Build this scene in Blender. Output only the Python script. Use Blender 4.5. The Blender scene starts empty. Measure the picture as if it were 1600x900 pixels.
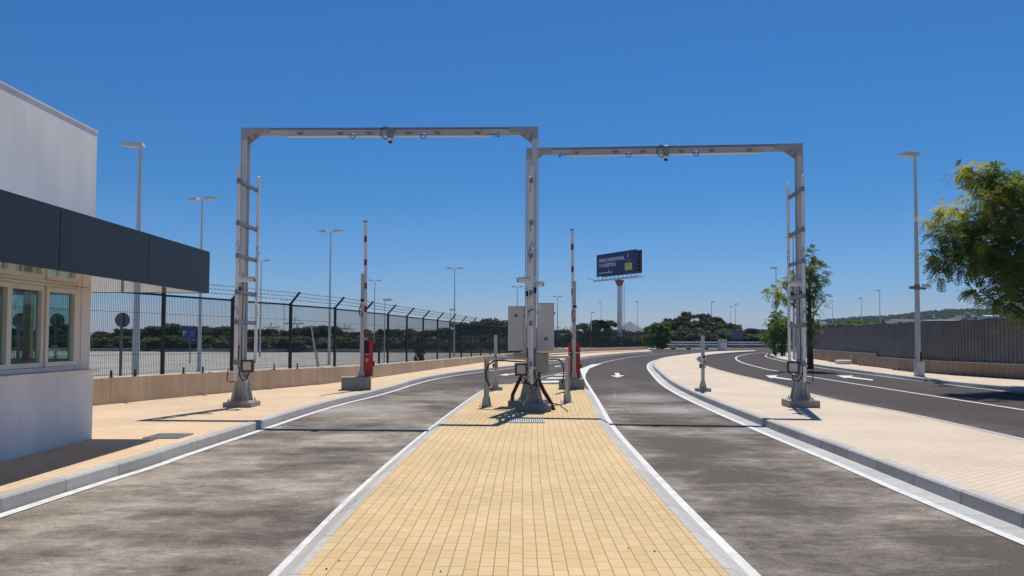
import bpy, math, random
from mathutils import Vector, Matrix, Euler
from mathutils.geometry import tessellate_polygon
R = math.radians
sc = bpy.context.scene
col = sc.collection

# ------------------------------------------------------------------ camera
F = 1220.0; PY = 482.0
cam_d = bpy.data.cameras.new('camera'); cam = bpy.data.objects.new('camera', cam_d); col.objects.link(cam)
cam_d.sensor_width = 36; cam_d.lens = F/1600*36; cam_d.shift_y = (PY-450)/1600
cam_d.clip_start = 0.1; cam_d.clip_end = 9000
PITCH = math.atan(46.5/F); ROLL = R(0.25)
cam.location = (0, 0, 1.66)
CM = Matrix.Rotation(R(90)+PITCH, 3, 'X') @ Matrix.Rotation(ROLL, 3, 'Z')
cam.rotation_euler = CM.to_euler()
sc.camera = cam
EYE = Vector(cam.location)

def ray(u, v):
    return CM @ Vector(((u-800)/F, -(v-PY)/F, -1))
def gp(u, v, z=0.0):          # point of the ground plane z seen at a photo pixel
    d = ray(u, v); t = (z-EYE.z)/d.z
    return Vector((EYE.x+d.x*t, EYE.y+d.y*t))
def at(u, v, y):              # point at distance y seen at a photo pixel
    d = ray(u, v); t = y/d.y
    return EYE + d*t

# ------------------------------------------------------------------ mesh helpers
class MB:
    def __init__(s): s.v=[]; s.f=[]; s.m=[]; s.uv={}; s.cur=0
    def face(s, idx, uv=None):
        if uv: s.uv[len(s.f)] = uv
        s.f.append(tuple(idx)); s.m.append(s.cur)
    def add(s, vs, fs):
        b=len(s.v); s.v += [tuple(p) for p in vs]
        for f in fs: s.face([b+i for i in f])
    def box(s, c, d, rot=None):
        x,y,z=[k/2 for k in d]
        vs=[Vector((a,b,e)) for a in(-x,x) for b in(-y,y) for e in(-z,z)]
        if rot is not None: vs=[rot@p for p in vs]
        c=Vector(c)
        s.add([p+c for p in vs], [(0,1,3,2),(4,6,7,5),(0,4,5,1),(2,3,7,6),(0,2,6,4),(1,5,7,3)])
        return s
    def b2(s, lo, hi):
        return s.box([(a+b)/2 for a,b in zip(lo,hi)], [abs(b-a) for a,b in zip(lo,hi)])
    def cbox(s, c, d, ch, rot=None):      # box with chamfered vertical & horizontal edges (octagon-ish prism)
        x,y,z=[k/2 for k in d]; c=Vector(c); vs=[]
        for zz,k in ((-z,1),(-z+ch,0),(z-ch,0),(z,1)):
            e=ch if k else 0
            xx,yy=x-e,y-e
            q=ch
            for px,py in ((-xx+q,-yy),(xx-q,-yy),(xx,-yy+q),(xx,yy-q),(xx-q,yy),(-xx+q,yy),(-xx,yy-q),(-xx,-yy+q)):
                vs.append(Vector((px,py,zz)))
        if rot is not None: vs=[rot@p for p in vs]
        fs=[tuple(range(7,-1,-1)), tuple(range(24,32))]
        for r in range(3):
            for i in range(8):
                a=r*8+i; b=r*8+(i+1)%8
                fs.append((a,b,b+8,a+8))
        s.add([p+c for p in vs], fs); return s
    def tube(s, pts, r, n=8, cap=True):
        pts=[Vector(p) for p in pts]
        rs = r if isinstance(r,(list,tuple)) else [r]*len(pts)
        b=len(s.v); prev=None
        for i,p in enumerate(pts):
            t=(pts[min(i+1,len(pts)-1)]-pts[max(i-1,0)])
            t = t.normalized() if t.length>1e-9 else Vector((0,0,1))
            if prev is None:
                a=Vector((1,0,0)) if abs(t.x)<0.9 else Vector((0,1,0))
                a=(a-t*a.dot(t)).normalized()
            else:
                a=(prev-t*prev.dot(t)).normalized()
            prev=a; c=t.cross(a)
            for k in range(n):
                th=2*math.pi*k/n
                s.v.append(tuple(p+(a*math.cos(th)+c*math.sin(th))*rs[i]))
        for i in range(len(pts)-1):
            for k in range(n):
                k2=(k+1)%n
                s.face((b+i*n+k,b+i*n+k2,b+(i+1)*n+k2,b+(i+1)*n+k))
        if cap:
            s.face(tuple(b+k for k in range(n-1,-1,-1)))
            s.face(tuple(b+(len(pts)-1)*n+k for k in range(n)))
        return s
    def prism(s, poly, lo, hi, axis='y'):
        n=len(poly); vs=[]
        for t in (lo,hi):
            for a,b in poly:
                vs.append((a,t,b) if axis=='y' else ((t,a,b) if axis=='x' else (a,b,t)))
        fs=[tuple(range(n)), tuple(range(2*n-1,n-1,-1))]
        for i in range(n):
            j=(i+1)%n; fs.append((i,i+n,j+n,j))
        s.add(vs,fs); return s
    def disc(s, c, r, n, normal, th):
        nrm=Vector(normal).normalized(); c=Vector(c)
        return s.tube([c-nrm*th/2, c+nrm*th/2], r, n)
    def build(s, name, mat, parent=None, smooth=False, recalc=True):
        me=bpy.data.meshes.new(name); me.from_pydata(s.v,[],s.f)
        mats = mat if isinstance(mat,(list,tuple)) else [mat]
        for m in mats: me.materials.append(m)
        if len(mats)>1: me.polygons.foreach_set('material_index', s.m)
        if s.uv:
            uvl=me.uv_layers.new(name='UVMap')
            for pi,uv in s.uv.items():
                for li,c in zip(me.polygons[pi].loop_indices, uv): uvl.data[li].uv=c
        if smooth: me.polygons.foreach_set('use_smooth',[True]*len(me.polygons))
        me.update()
        if recalc:
            import bmesh
            bm=bmesh.new(); bm.from_mesh(me); bmesh.ops.recalc_face_normals(bm, faces=bm.faces); bm.to_mesh(me); bm.free()
        if smooth:
            try: me.set_sharp_from_angle(angle=R(35))
            except Exception: pass
        o=bpy.data.objects.new(name,me); col.objects.link(o)
        if parent is not None: o.parent=parent
        return o

def tag(o,label=None,cat=None,group=None,kind=None):
    if label: o['label']=label
    if cat: o['category']=cat
    if group: o['group']=group
    if kind: o['kind']=kind
    return o
def empty(name,loc,rz=0,label=None,cat=None,group=None):
    o=bpy.data.objects.new(name,None); col.objects.link(o); o.empty_display_size=.2
    o.location=loc; o.rotation_euler=(0,0,rz); return tag(o,label,cat,group)
def struct(o,label=None): return tag(o,label,None,None,'structure')
def dup(root,loc,rz=None,label=None,scale=None):
    r=root.copy(); col.objects.link(r); r.location=loc
    if rz is not None: r.rotation_euler=(0,0,rz)
    if scale is not None: r.scale=(scale,)*3 if not isinstance(scale,tuple) else scale
    if label: r['label']=label
    for ch in list(root.children):
        c=ch.copy(); col.objects.link(c); c.parent=r
        for g in list(ch.children):
            d=g.copy(); col.objects.link(d); d.parent=c
    return r

# ------------------------------------------------------------------ 2-D paths
def smooth(pts, n=6):
    P=[Vector((p[0],p[1])) for p in pts]; out=[]
    for i in range(len(P)-1):
        p0=P[max(i-1,0)]; p1=P[i]; p2=P[i+1]; p3=P[min(i+2,len(P)-1)]
        if i==0: p0=p1*2-p2
        if i==len(P)-2: p3=p2*2-p1
        def kn(a,b): return max((b-a).length,1e-6)**0.5
        t0=0; t1=t0+kn(p0,p1); t2=t1+kn(p1,p2); t3=t2+kn(p2,p3)
        for k in range(n):
            t=t1+(t2-t1)*k/n
            A1=p0*((t1-t)/(t1-t0))+p1*((t-t0)/(t1-t0)); A2=p1*((t2-t)/(t2-t1))+p2*((t-t1)/(t2-t1)); A3=p2*((t3-t)/(t3-t2))+p3*((t-t2)/(t3-t2))
            B1=A1*((t2-t)/(t2-t0))+A2*((t-t0)/(t2-t0)); B2=A2*((t3-t)/(t3-t1))+A3*((t-t1)/(t3-t1))
            out.append(B1*((t2-t)/(t2-t1))+B2*((t-t1)/(t2-t1)))
    out.append(P[-1]); return out
def path(px, z=0, back=0, n=6, fwd=0):
    P=[gp(u,v,z) for u,v in px]
    if back: P=[P[0]+(P[0]-P[1]).normalized()*back]+P
    if fwd: P=P+[P[-1]+(P[-1]-P[-2]).normalized()*fwd]
    return smooth(P,n)
def normals(P):
    N=[]
    for i in range(len(P)):
        t=(P[min(i+1,len(P)-1)]-P[max(i-1,0)]).normalized(); N.append(Vector((-t.y,t.x)))
    return N
def offset(P,o): return [p+n*o for p,n in zip(P,normals(P))]
def arclen(P):
    s=[0]
    for a,b in zip(P,P[1:]): s.append(s[-1]+(b-a).length)
    return s
def sample(P,S,s):
    for i in range(len(S)-1):
        if S[i+1]>=s:
            t=(s-S[i])/max(S[i+1]-S[i],1e-9); return P[i].lerp(P[i+1],t)
    return P[-1]
def sweep(P, prof, mb=None):      # prof: [(offset to the left, z), ...] open profile
    mb=mb or MB(); N=normals(P); S=arclen(P); b=len(mb.v); k=len(prof)
    W=[0]
    for a,c in zip(prof,prof[1:]): W.append(W[-1]+math.hypot(c[0]-a[0],c[1]-a[1]))
    for p,n in zip(P,N):
        for o,z in prof:
            q=p+n*o; mb.v.append((q.x,q.y,z))
    for i in range(len(P)-1):
        for j in range(k-1):
            a=b+i*k+j
            mb.face((a,a+1,a+k+1,a+k), [(S[i],W[j]),(S[i],W[j+1]),(S[i+1],W[j+1]),(S[i+1],W[j])])
    return mb
def fill(poly, z, skirt=None, mb=None):
    mb=mb or MB(); b=len(mb.v)
    pts=[Vector((p[0],p[1],z)) for p in poly]
    tris=tessellate_polygon([pts])
    mb.v += [tuple(p) for p in pts]
    for t in tris: mb.face([b+i for i in t])
    if skirt is not None:
        c=len(mb.v); mb.v += [(p.x,p.y,skirt) for p in pts]; n=len(pts)
        for i in range(n):
            j=(i+1)%n; mb.face((b+i,b+j,c+j,c+i))
    return mb
def up(o):      # ground sheets: normals up
    me=o.data
    for p in me.polygons:
        if p.normal.z<-0.5: p.flip()
    me.update(); return o

# ------------------------------------------------------------------ materials
def nt(name):
    m=bpy.data.materials.new(name); m.use_nodes=True; t=m.node_tree
    return m,t,t.nodes['Principled BSDF']
def node(t,typ,**kw):
    n=t.nodes.new(typ)
    for k,v in kw.items():
        if k in n.inputs.keys(): n.inputs[k].default_value=v
        else: setattr(n,k,v)
    return n
def mixc(t,fac,a,b,blend='MIX'):
    n=t.nodes.new('ShaderNodeMix'); n.data_type='RGBA'; n.blend_type=blend
    if isinstance(fac,(int,float)): n.inputs[0].default_value=fac
    else: t.links.new(fac,n.inputs[0])
    for i,c in ((6,a),(7,b)):
        if isinstance(c,tuple): n.inputs[i].default_value=(*c[:3],1)
        else: t.links.new(c,n.inputs[i])
    return n.outputs[2]
def pos(t): return t.nodes.new('ShaderNodeNewGeometry').outputs['Position']
def noise(t,scale,detail=3,vec=None,rough=.5,sc3=None):
    n=node(t,'ShaderNodeTexNoise'); n.inputs['Scale'].default_value=scale; n.inputs['Detail'].default_value=detail; n.inputs['Roughness'].default_value=rough
    v=vec if vec is not None else pos(t)
    if sc3:
        mp=node(t,'ShaderNodeMapping'); mp.inputs['Scale'].default_value=sc3; t.links.new(v,mp.inputs['Vector']); v=mp.outputs[0]
    t.links.new(v,n.inputs['Vector']); return n.outputs['Fac']
def ramp(t,fac,stops):
    n=t.nodes.new('ShaderNodeValToRGB'); t.links.new(fac,n.inputs[0]); e=n.color_ramp.elements
    while len(e)<len(stops): e.new(.5)
    for el,(p,c) in zip(e,stops):
        el.position=p; el.color=(c,c,c,1) if isinstance(c,(int,float)) else (*c,1)
    return n.outputs[0]
def math_(t,op,a,b=None):
    n=t.nodes.new('ShaderNodeMath'); n.operation=op
    for i,x in enumerate((a,b)):
        if x is None: continue
        if isinstance(x,(int,float)): n.inputs[i].default_value=x
        else: t.links.new(x,n.inputs[i])
    return n.outputs[0]
def bump(t,p,h,strength=.3,dist=.01):
    n=node(t,'ShaderNodeBump'); n.inputs['Strength'].default_value=strength; n.inputs['Distance'].default_value=dist
    t.links.new(h,n.inputs['Height']); t.links.new(n.outputs[0],p.inputs['Normal'])
def mat(name,c,rough=.6,metal=0,var=.12,scale=4,bmp=0,c2=None,detail=4):
    m,t,p=nt(name); p.inputs['Roughness'].default_value=rough; p.inputs['Metallic'].default_value=metal
    f=noise(t,scale,detail)
    c2=c2 or tuple(x*(1-var*2) for x in c); c1=tuple(min(1,x*(1+var)) for x in c) if c2 is None else c
    t.links.new(mixc(t,ramp(t,f,[(.3,0),(.7,1)]),c2,c1),p.inputs['Base Color'])
    if bmp: bump(t,p,noise(t,scale*12,3),bmp,.01)
    return m

# pavers ---------------------------------------------------------------
def paver(name,c1,c2,mortar,mode='island',rot=0,bw=.2,rh=.1,off=.37,mw=.004,sandy=.0):
    m,t,p=nt(name); p.inputs['Roughness'].default_value=.85
    P=pos(t)
    if mode=='island':
        sp=node(t,'ShaderNodeSeparateXYZ'); t.links.new(P,sp.inputs[0])
        y2=math_(t,'MULTIPLY',sp.outputs[1],sp.outputs[1])
        xc=math_(t,'SUBTRACT',math_(t,'MULTIPLY',y2,.0017),math_(t,'MULTIPLY',sp.outputs[1],.012))
        wob=math_(t,'MULTIPLY',math_(t,'SUBTRACT',noise(t,.9,2),.5),.018)
        lat=math_(t,'ADD',math_(t,'SUBTRACT',sp.outputs[0],xc),wob)
        cb=node(t,'ShaderNodeCombineXYZ'); t.links.new(sp.outputs[1],cb.inputs[0]); t.links.new(lat,cb.inputs[1]); V=cb.outputs[0]
    else:
        mp=node(t,'ShaderNodeMapping'); mp.inputs['Rotation'].default_value=(0,0,rot); t.links.new(P,mp.inputs['Vector']); V=mp.outputs[0]
    br=node(t,'ShaderNodeTexBrick'); t.links.new(V,br.inputs['Vector'])
    br.offset=off; br.offset_frequency=3; br.squash=1
    br.inputs['Scale'].default_value=1; br.inputs['Brick Width'].default_value=bw; br.inputs['Row Height'].default_value=rh
    br.inputs['Mortar Size'].default_value=mw; br.inputs['Mortar Smooth'].default_value=.3; br.inputs['Bias'].default_value=-.1
    br.inputs['Color1'].default_value=(*c1,1); br.inputs['Color2'].default_value=(*c2,1); br.inputs['Mortar'].default_value=(*mortar,1)
    big=ramp(t,noise(t,.55,4),[(.3,.88),(.7,1.06)])
    fine=ramp(t,noise(t,140,2),[(.25,.9),(.75,1.06)])
    c=mixc(t,1.0,br.outputs['Color'],big,'MULTIPLY'); c=mixc(t,1.0,c,fine,'MULTIPLY')
    # sparse pale efflorescence and dirt spots
    sp_=ramp(t,noise(t,7,2),[(.70,0),(.78,1)])
    c=mixc(t,math_(t,'MULTIPLY',sp_,.35),c,tuple(min(1,x*1.25) for x in c1))
    ds=ramp(t,noise(t,3.3,5,rough=.65),[(.66,0),(.78,1)])
    c=mixc(t,math_(t,'MULTIPLY',ds,.3),c,tuple(x*.6 for x in c1))
    t.links.new(c,p.inputs['Base Color'])
    bump(t,p,math_(t,'SUBTRACT',math_(t,'MULTIPLY',noise(t,60,3),.25),br.outputs['Fac']),.45,.004)
    return m
M={}
M['pave_island']=paver('ochre_pavers',(.60,.42,.20),(.66,.475,.255),(.27,.18,.09))
M['pave_left']=paver('cream_pavers',(.66,.47,.285),(.70,.52,.34),(.33,.24,.15),'rot',R(88))
M['pave_median']=paver('pale_pink_pavers',(.62,.50,.365),(.66,.53,.39),(.33,.27,.20),'rot',R(-38))
M['pave_right']=paver('sandy_pavers',(.60,.49,.36),(.66,.53,.40),(.33,.27,.2),'rot',R(-60))

def asphalt():
    m,t,p=nt('asphalt'); p.inputs['Roughness'].default_value=.9
    P=pos(t); sp=node(t,'ShaderNodeSeparateXYZ'); t.links.new(P,sp.inputs[0])
    X,Y=sp.outputs[0],sp.outputs[1]
    # dust only on the two gate lanes
    mx=ramp(t,math_(t,'MULTIPLY',math_(t,'ADD',X,-6.0),.25),[(0,1),(1,0)])
    my=ramp(t,math_(t,'MULTIPLY',math_(t,'ADD',Y,-14),.04),[(0,1),(.8,.12)])
    mk=math_(t,'MULTIPLY',mx,my)
    wv=node(t,'ShaderNodeTexNoise'); wv.inputs['Scale'].default_value=.9; wv.inputs['Detail'].default_value=3; t.links.new(P,wv.inputs['Vector'])
    wp=node(t,'ShaderNodeVectorMath'); wp.operation='MULTIPLY_ADD'; wp.inputs[1].default_value=(.45,.45,0); t.links.new(wv.outputs['Color'],wp.inputs[0]); t.links.new(P,wp.inputs[2]); WP=wp.outputs[0]
    n1=noise(t,.62,10,vec=WP,rough=.72,sc3=(.9,1.0,1)); n2=noise(t,2.2,9,vec=WP,rough=.78,sc3=(.6,1.1,1)); n3=noise(t,.3,3)
    d=math_(t,'ADD',math_(t,'MULTIPLY',n1,.62),math_(t,'MULTIPLY',n2,.38))
    d=math_(t,'ADD',d,math_(t,'MULTIPLY',math_(t,'SUBTRACT',n3,.5),.35))
    n4=noise(t,16,6,rough=.8,sc3=(.5,1.2,1)); d=math_(t,'ADD',d,math_(t,'MULTIPLY',math_(t,'SUBTRACT',n4,.5),.22))
    d=math_(t,'SUBTRACT',d,math_(t,'MULTIPLY',ramp(t,math_(t,'MULTIPLY',math_(t,'ADD',X,-1),.5),[(0,0),(1,1)]),.06))
    n5=noise(t,1.5,7,vec=WP,rough=.7,sc3=(.22,1.7,1)); d=math_(t,'ADD',d,math_(t,'MULTIPLY',math_(t,'SUBTRACT',n5,.5),.17))
    dust=ramp(t,d,[(.40,.0),(.50,.34),(.585,.8),(.66,1.0)])
    def spot(u,v,rx,ry,amt,rough=.35):
        q=gp(u,v,0); a=math_(t,'MULTIPLY',math_(t,'SUBTRACT',X,q.x),1/rx); b_=math_(t,'MULTIPLY',math_(t,'SUBTRACT',Y,q.y),1/ry)
        r2=math_(t,'SQRT',math_(t,'ADD',math_(t,'MULTIPLY',a,a),math_(t,'MULTIPLY',b_,b_)))
        r2=math_(t,'ADD',r2,math_(t,'MULTIPLY',math_(t,'SUBTRACT',n2,.5),4*rough))
        return ramp(t,r2,[(.0,amt),(.55,amt*.6),(1,0)])
    spots=None
    for a_ in ((1500,778,.75,.35,1),(1535,796,.5,.3,1),(545,779,.16,.35,.9),(984,667,.22,.6,.8),(1000,622,1.4,1.9,.7),(1060,640,1.4,1.6,.6),(560,640,1.5,2.2,.5),(1150,674,.5,.5,.5)):
        k_=spot(*a_); spots=k_ if spots is None else math_(t,'MAXIMUM',spots,k_)
    gr=noise(t,55,3,rough=.8); sp2=noise(t,130,1)
    base=ramp(t,gr,[(.3,(.070,.057,.045)),(.7,(.125,.103,.083))])
    base=mixc(t,ramp(t,sp2,[(.62,0),(.72,.55)]),base,(.26,.245,.23))
    clean=ramp(t,gr,[(.3,(.046,.037,.034)),(.7,(.080,.064,.058))])
    clean=mixc(t,1.0,clean,ramp(t,noise(t,.5,4,sc3=(.3,1,1)),[(.3,.86),(.7,1.14)]),'MULTIPLY')
    b=mixc(t,mk,clean,base)
    c=mixc(t,math_(t,'MULTIPLY',math_(t,'MULTIPLY',dust,mk),.74),b,(.56,.485,.40)); c=mixc(t,math_(t,'MULTIPLY',spots,.6),c,(.55,.53,.50))
    gg=ramp(t,noise(t,38,4,rough=.85),[(.28,.62),(.5,1.0),(.72,1.36)]); c=mixc(t,1.0,c,gg,'MULTIPLY')
    t.links.new(c,p.inputs['Base Color']); p.inputs['Specular IOR Level'].default_value=.2
    bump(t,p,math_(t,'ADD',gr,sp2),.55,.006)
    return m
M['asphalt']=asphalt()

def kerbm(name,c,joint=1.0):
    m,t,p=nt(name); p.inputs['Roughness'].default_value=.85
    uv=node(t,'ShaderNodeUVMap'); sp=node(t,'ShaderNodeSeparateXYZ'); t.links.new(uv.outputs[0],sp.inputs[0])
    fr=math_(t,'FRACT',math_(t,'MULTIPLY',sp.outputs[0],1/joint))
    j=math_(t,'LESS_THAN',fr,.018/joint)
    cell=node(t,'ShaderNodeTexWhiteNoise'); cell.noise_dimensions='1D'; t.links.new(math_(t,'FLOOR',math_(t,'MULTIPLY',sp.outputs[0],1/joint)),cell.inputs['W'])
    tone=ramp(t,cell.outputs['Value'],[(0,.86),(1,1.08)])
    a=mixc(t,noise(t,9,5,rough=.65),tuple(x*.74 for x in c),tuple(min(1,x*1.2) for x in c))
    a=mixc(t,1.0,a,tone,'MULTIPLY')
    t.links.new(mixc(t,j,a,tuple(x*.55 for x in c)),p.inputs['Base Color'])
    bump(t,p,math_(t,'SUBTRACT',noise(t,70,3),j),.3,.005)
    return m
M['kerb']=kerbm('concrete_kerb',(.47,.445,.41))
M['gutter']=kerbm('concrete_gutter',(.46,.455,.44),.5)
M['loop']=mat('faded_cut_line',(.30,.28,.26),.9,scale=6,c2=(.16,.15,.14))
def paintm(name,c,wear=.25):
    m,t,p=nt(name); p.inputs['Roughness'].default_value=.7
    f=ramp(t,noise(t,5,6,rough=.75),[(.3,1-wear),(.62,1.0)])
    c=mixc(t,1.0,c,f,'MULTIPLY'); c=mixc(t,ramp(t,noise(t,120,2),[(.63,0),(.72,.5)]),c,(.3,.28,.26))
    t.links.new(c,p.inputs['Base Color']); bump(t,p,noise(t,95,2),.3,.003)
    return m
M['paint']=paintm('white_road_paint',(.74,.73,.70),.4)
M['paint_old']=paintm('faded_white_paint',(.62,.60,.57),.35)
def streakm(name,c,rough=.85,amt=.3,sc3=(3,3,.35),bmp=.25,joint=None,jc=None):
    m,t,p=nt(name); p.inputs['Roughness'].default_value=rough
    f=noise(t,2,5,rough=.6,sc3=sc3); g=noise(t,.8,4)
    c1=mixc(t,ramp(t,f,[(.3,0),(.72,1)]),tuple(x*(1-amt) for x in c),tuple(min(1,x*1.06) for x in c))
    c1=mixc(t,1.0,c1,ramp(t,g,[(.3,.86),(.7,1.08)]),'MULTIPLY')
    if joint:
        uv=node(t,'ShaderNodeUVMap'); sp=node(t,'ShaderNodeSeparateXYZ'); t.links.new(uv.outputs[0],sp.inputs[0])
        j=math_(t,'LESS_THAN',math_(t,'FRACT',math_(t,'MULTIPLY',sp.outputs[0],1/joint)),.02/joint)
        c1=mixc(t,j,c1,jc or tuple(x*.5 for x in c))
    t.links.new(c1,p.inputs['Base Color']); bump(t,p,noise(t,40,4),bmp,.006)
    return m
M['wallconc']=streakm('tan_concrete',(.66,.53,.37),amt=.2,joint=4.9)
M['wallbrown']=streakm('rusty_brown_concrete',(.36,.25,.18),amt=.42,sc3=(6,6,.3),joint=3.0)
M['plaster']=streakm('white_plaster',(.90,.885,.85),amt=.02,bmp=.08)
M['plinth']=streakm('weathered_concrete',(.36,.34,.30),amt=.3)
M['ground']=mat('dry_ground',(.36,.32,.25),.95,scale=.05,c2=(.24,.23,.16),bmp=.2)
M['lot']=mat('pale_gravel',(.36,.34,.30),.95,scale=.35,c2=(.23,.22,.19),bmp=.2)
M['apron']=mat('pale_concrete',(.42,.41,.39),.9,scale=.2,c2=(.30,.29,.27))
M['anthracite']=mat('anthracite_panel',(.015,.023,.034),.5,scale=1.2,var=.05)
M['galv']=mat('galvanised_steel',(.60,.60,.60),.5,.1,scale=5,c2=(.54,.54,.54))
M['foot']=mat('zinc_foot_plate',(.46,.46,.46),.55,.1,scale=6,c2=(.34,.34,.34))
M['corner']=mat('grey_corner_steel',(.40,.40,.41),.5,.15,scale=6,c2=(.34,.34,.35))
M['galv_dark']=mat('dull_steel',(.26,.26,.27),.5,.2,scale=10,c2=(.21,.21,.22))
M['alu']=mat('white_aluminium_tube',(.78,.78,.77),.4,.05,scale=8,c2=(.72,.72,.71))
M['pole']=mat('grey_painted_pole',(.64,.64,.63),.5,.05,scale=3,c2=(.58,.58,.57))
M['lens']=mat('lamp_glass',(.75,.68,.58),.3,0,scale=8,var=.05)
M['black']=mat('black_rubber',(.012,.012,.014),.55,scale=6,var=.1)
M['blue']=mat('blue_cable',(.01,.16,.65),.45,scale=6,var=.05)
M['green_fence']=mat('dark_green_powder_coat',(.012,.030,.026),.45,.2,scale=5,var=.1)
M['red']=mat('red_paint',(.52,.018,.014),.38,scale=3,var=.08)
M['darkred']=mat('dark_red_conduit',(.11,.018,.018),.55,scale=4,var=.1)
M['boom']=mat('white_boom',(.74,.72,.70),.4,scale=4,var=.04)
M['boomred']=mat('red_boom_band',(.38,.03,.045),.45,scale=6,var=.08)
M['cab']=mat('light_grey_cabinet',(.66,.65,.62),.5,scale=2,c2=(.60,.59,.56))
M['beige']=mat('beige_box',(.40,.38,.30),.6,scale=5,c2=(.33,.31,.25))
M['flood']=mat('floodlight_glass',(.62,.60,.58),.25,scale=8,var=.05)
M['darkgrey']=mat('dark_grey_metal',(.07,.065,.06),.5,.3,scale=6,var=.1)
M['sheet']=mat('grey_steel_sheet',(.175,.170,.172),.6,.15,scale=1.5,c2=(.13,.127,.13))
M['navy']=mat('navy_print',(.004,.016,.12),.5,scale=.5,var=.05)
M['white']=mat('white_print',(.75,.75,.75),.5,scale=3,var=.03)
M['dimwhite']=mat('pale_blue_print',(.25,.28,.42),.5,scale=3,var=.03)
M['yellow']=mat('yellow_print',(.72,.60,.04),.5,scale=3,var=.03)
M['rust']=mat('rusty_collar',(.30,.10,.04),.7,scale=2,var=.2)
M['signback']=mat('aluminium_sign_back',(.20,.20,.20),.6,.3,scale=4,var=.1)
M['signblue']=mat('blue_sign',(.015,.06,.33),.5,scale=4,var=.05)
M['frame']=mat('white_window_frame',(.74,.72,.68),.4,scale=3,var=.03)
M['bark']=mat('brown_bark',(.10,.075,.055),.9,scale=9,c2=(.05,.038,.03),bmp=.4)
M['roof']=mat('tile_roof',(.34,.20,.15),.8,scale=1,var=.1)
M['house']=mat('pale_render',(.60,.56,.50),.8,scale=.3,var=.06)
M['blueroof']=mat('blue_sheet_roof',(.03,.09,.22),.6,scale=.3,var=.05)
M['crane']=mat('crane_blue_steel',(.10,.17,.27),.6,scale=.1,var=.05)
M['soil']=mat('brown_soil',(.20,.14,.09),.95,scale=2,c2=(.12,.09,.06))
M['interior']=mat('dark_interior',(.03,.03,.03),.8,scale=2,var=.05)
def glass():
    m,t,p=nt('tinted_window_glass')
    g=node(t,'ShaderNodeBsdfGlossy'); g.inputs['Roughness'].default_value=.01; g.inputs['Color'].default_value=(.85,.95,.95,1)
    d=node(t,'ShaderNodeBsdfTransparent'); d.inputs['Color'].default_value=(.74,.85,.84,1)
    mx=t.nodes.new('ShaderNodeMixShader'); mx.inputs[0].default_value=.07
    t.links.new(d.outputs[0],mx.inputs[1]); t.links.new(g.outputs[0],mx.inputs[2]); t.links.new(mx.outputs[0],t.nodes['Material Output'].inputs[0])
    return m
M['glass']=glass()
def soffit():
    m,t,p=nt('glossy_white_soffit'); p.inputs['Base Color'].default_value=(.62,.55,.46,1); p.inputs['Roughness'].default_value=.12
    p.inputs['Coat Weight'].default_value=1; p.inputs['Coat Roughness'].default_value=.05
    w=node(t,'ShaderNodeTexWave'); w.inputs['Scale'].default_value=2.2; w.inputs['Distortion'].default_value=.4; t.links.new(pos(t),w.inputs['Vector']); bump(t,p,w.outputs['Fac'],.25,.01)
    return m
M['soffit']=soffit()
def leafm(name,dark,light,trans=.25):
    m,t,p=nt(name); p.inputs['Roughness'].default_value=.8; p.inputs['Specular IOR Level'].default_value=.2
    g=t.nodes.new('ShaderNodeNewGeometry')
    cl=ramp(t,noise(t,.9,3),[(.35,0),(.65,1)])
    f=math_(t,'ADD',math_(t,'MULTIPLY',g.outputs['Random Per Island'],.6),math_(t,'MULTIPLY',cl,.4))
    c=mixc(t,f,dark,light); t.links.new(c,p.inputs['Base Color'])
    tr=node(t,'ShaderNodeBsdfTranslucent'); t.links.new(c,tr.inputs['Color'])
    mx=t.nodes.new('ShaderNodeMixShader'); mx.inputs[0].default_value=trans
    t.links.new(p.outputs[0],mx.inputs[1]); t.links.new(tr.outputs[0],mx.inputs[2]); t.links.new(mx.outputs[0],t.nodes['Material Output'].inputs[0])
    return m
M['leaf_near']=leafm('tree_leaves',(.07,.11,.022),(.25,.31,.06),.45)
M['leaf_yellow']=leafm('yellow_leaves',(.30,.32,.04),(.66,.58,.08),.4)
M['leaf_far']=leafm('dark_leaves',(.04,.055,.022),(.13,.15,.06),.25)
M['leaf_olive']=leafm('olive_leaves',(.08,.085,.045),(.20,.20,.10),.25)
M['leaf_bright']=leafm('bright_leaves',(.07,.13,.03),(.20,.30,.07),.4)
M['scrub']=mat('scrub',(.075,.08,.045),.95,scale=.03,c2=(.03,.045,.022),bmp=.5)

# ================================================================== SETTING
big=MB(); big.add([(-4000,-400,-.5),(4000,-400,-.5),(4000,8000,-.5),(-4000,8000,-.5)],[(0,1,2,3)])
struct(up(big.build('ground',M['ground'])),'wide dry ground under the whole site')

# left kerb top-front edge, wall foot
LK_px=[(0,778),(160,731.5),(227,713),(277,697),(343,677),(408,657.5),(474.5,637.5),(526.5,623.5),(581,611.5),(620,601.5),(640,595.5),(680,586.5),(720,580.5),(757,576),(800,571),(850,565),(880,562),(920,556.5),(970,551.8),(1020,548.5)]
LK=path(LK_px,.14,18)
WL_px=[(143,634),(333,615.5),(417,608),(515,599),(580,591),(664,579),(720,571),(756,566),(790,562),(866,552),(940,548.4),(1012,546)]
WL=path(WL_px,.14,24,n=8)
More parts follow.
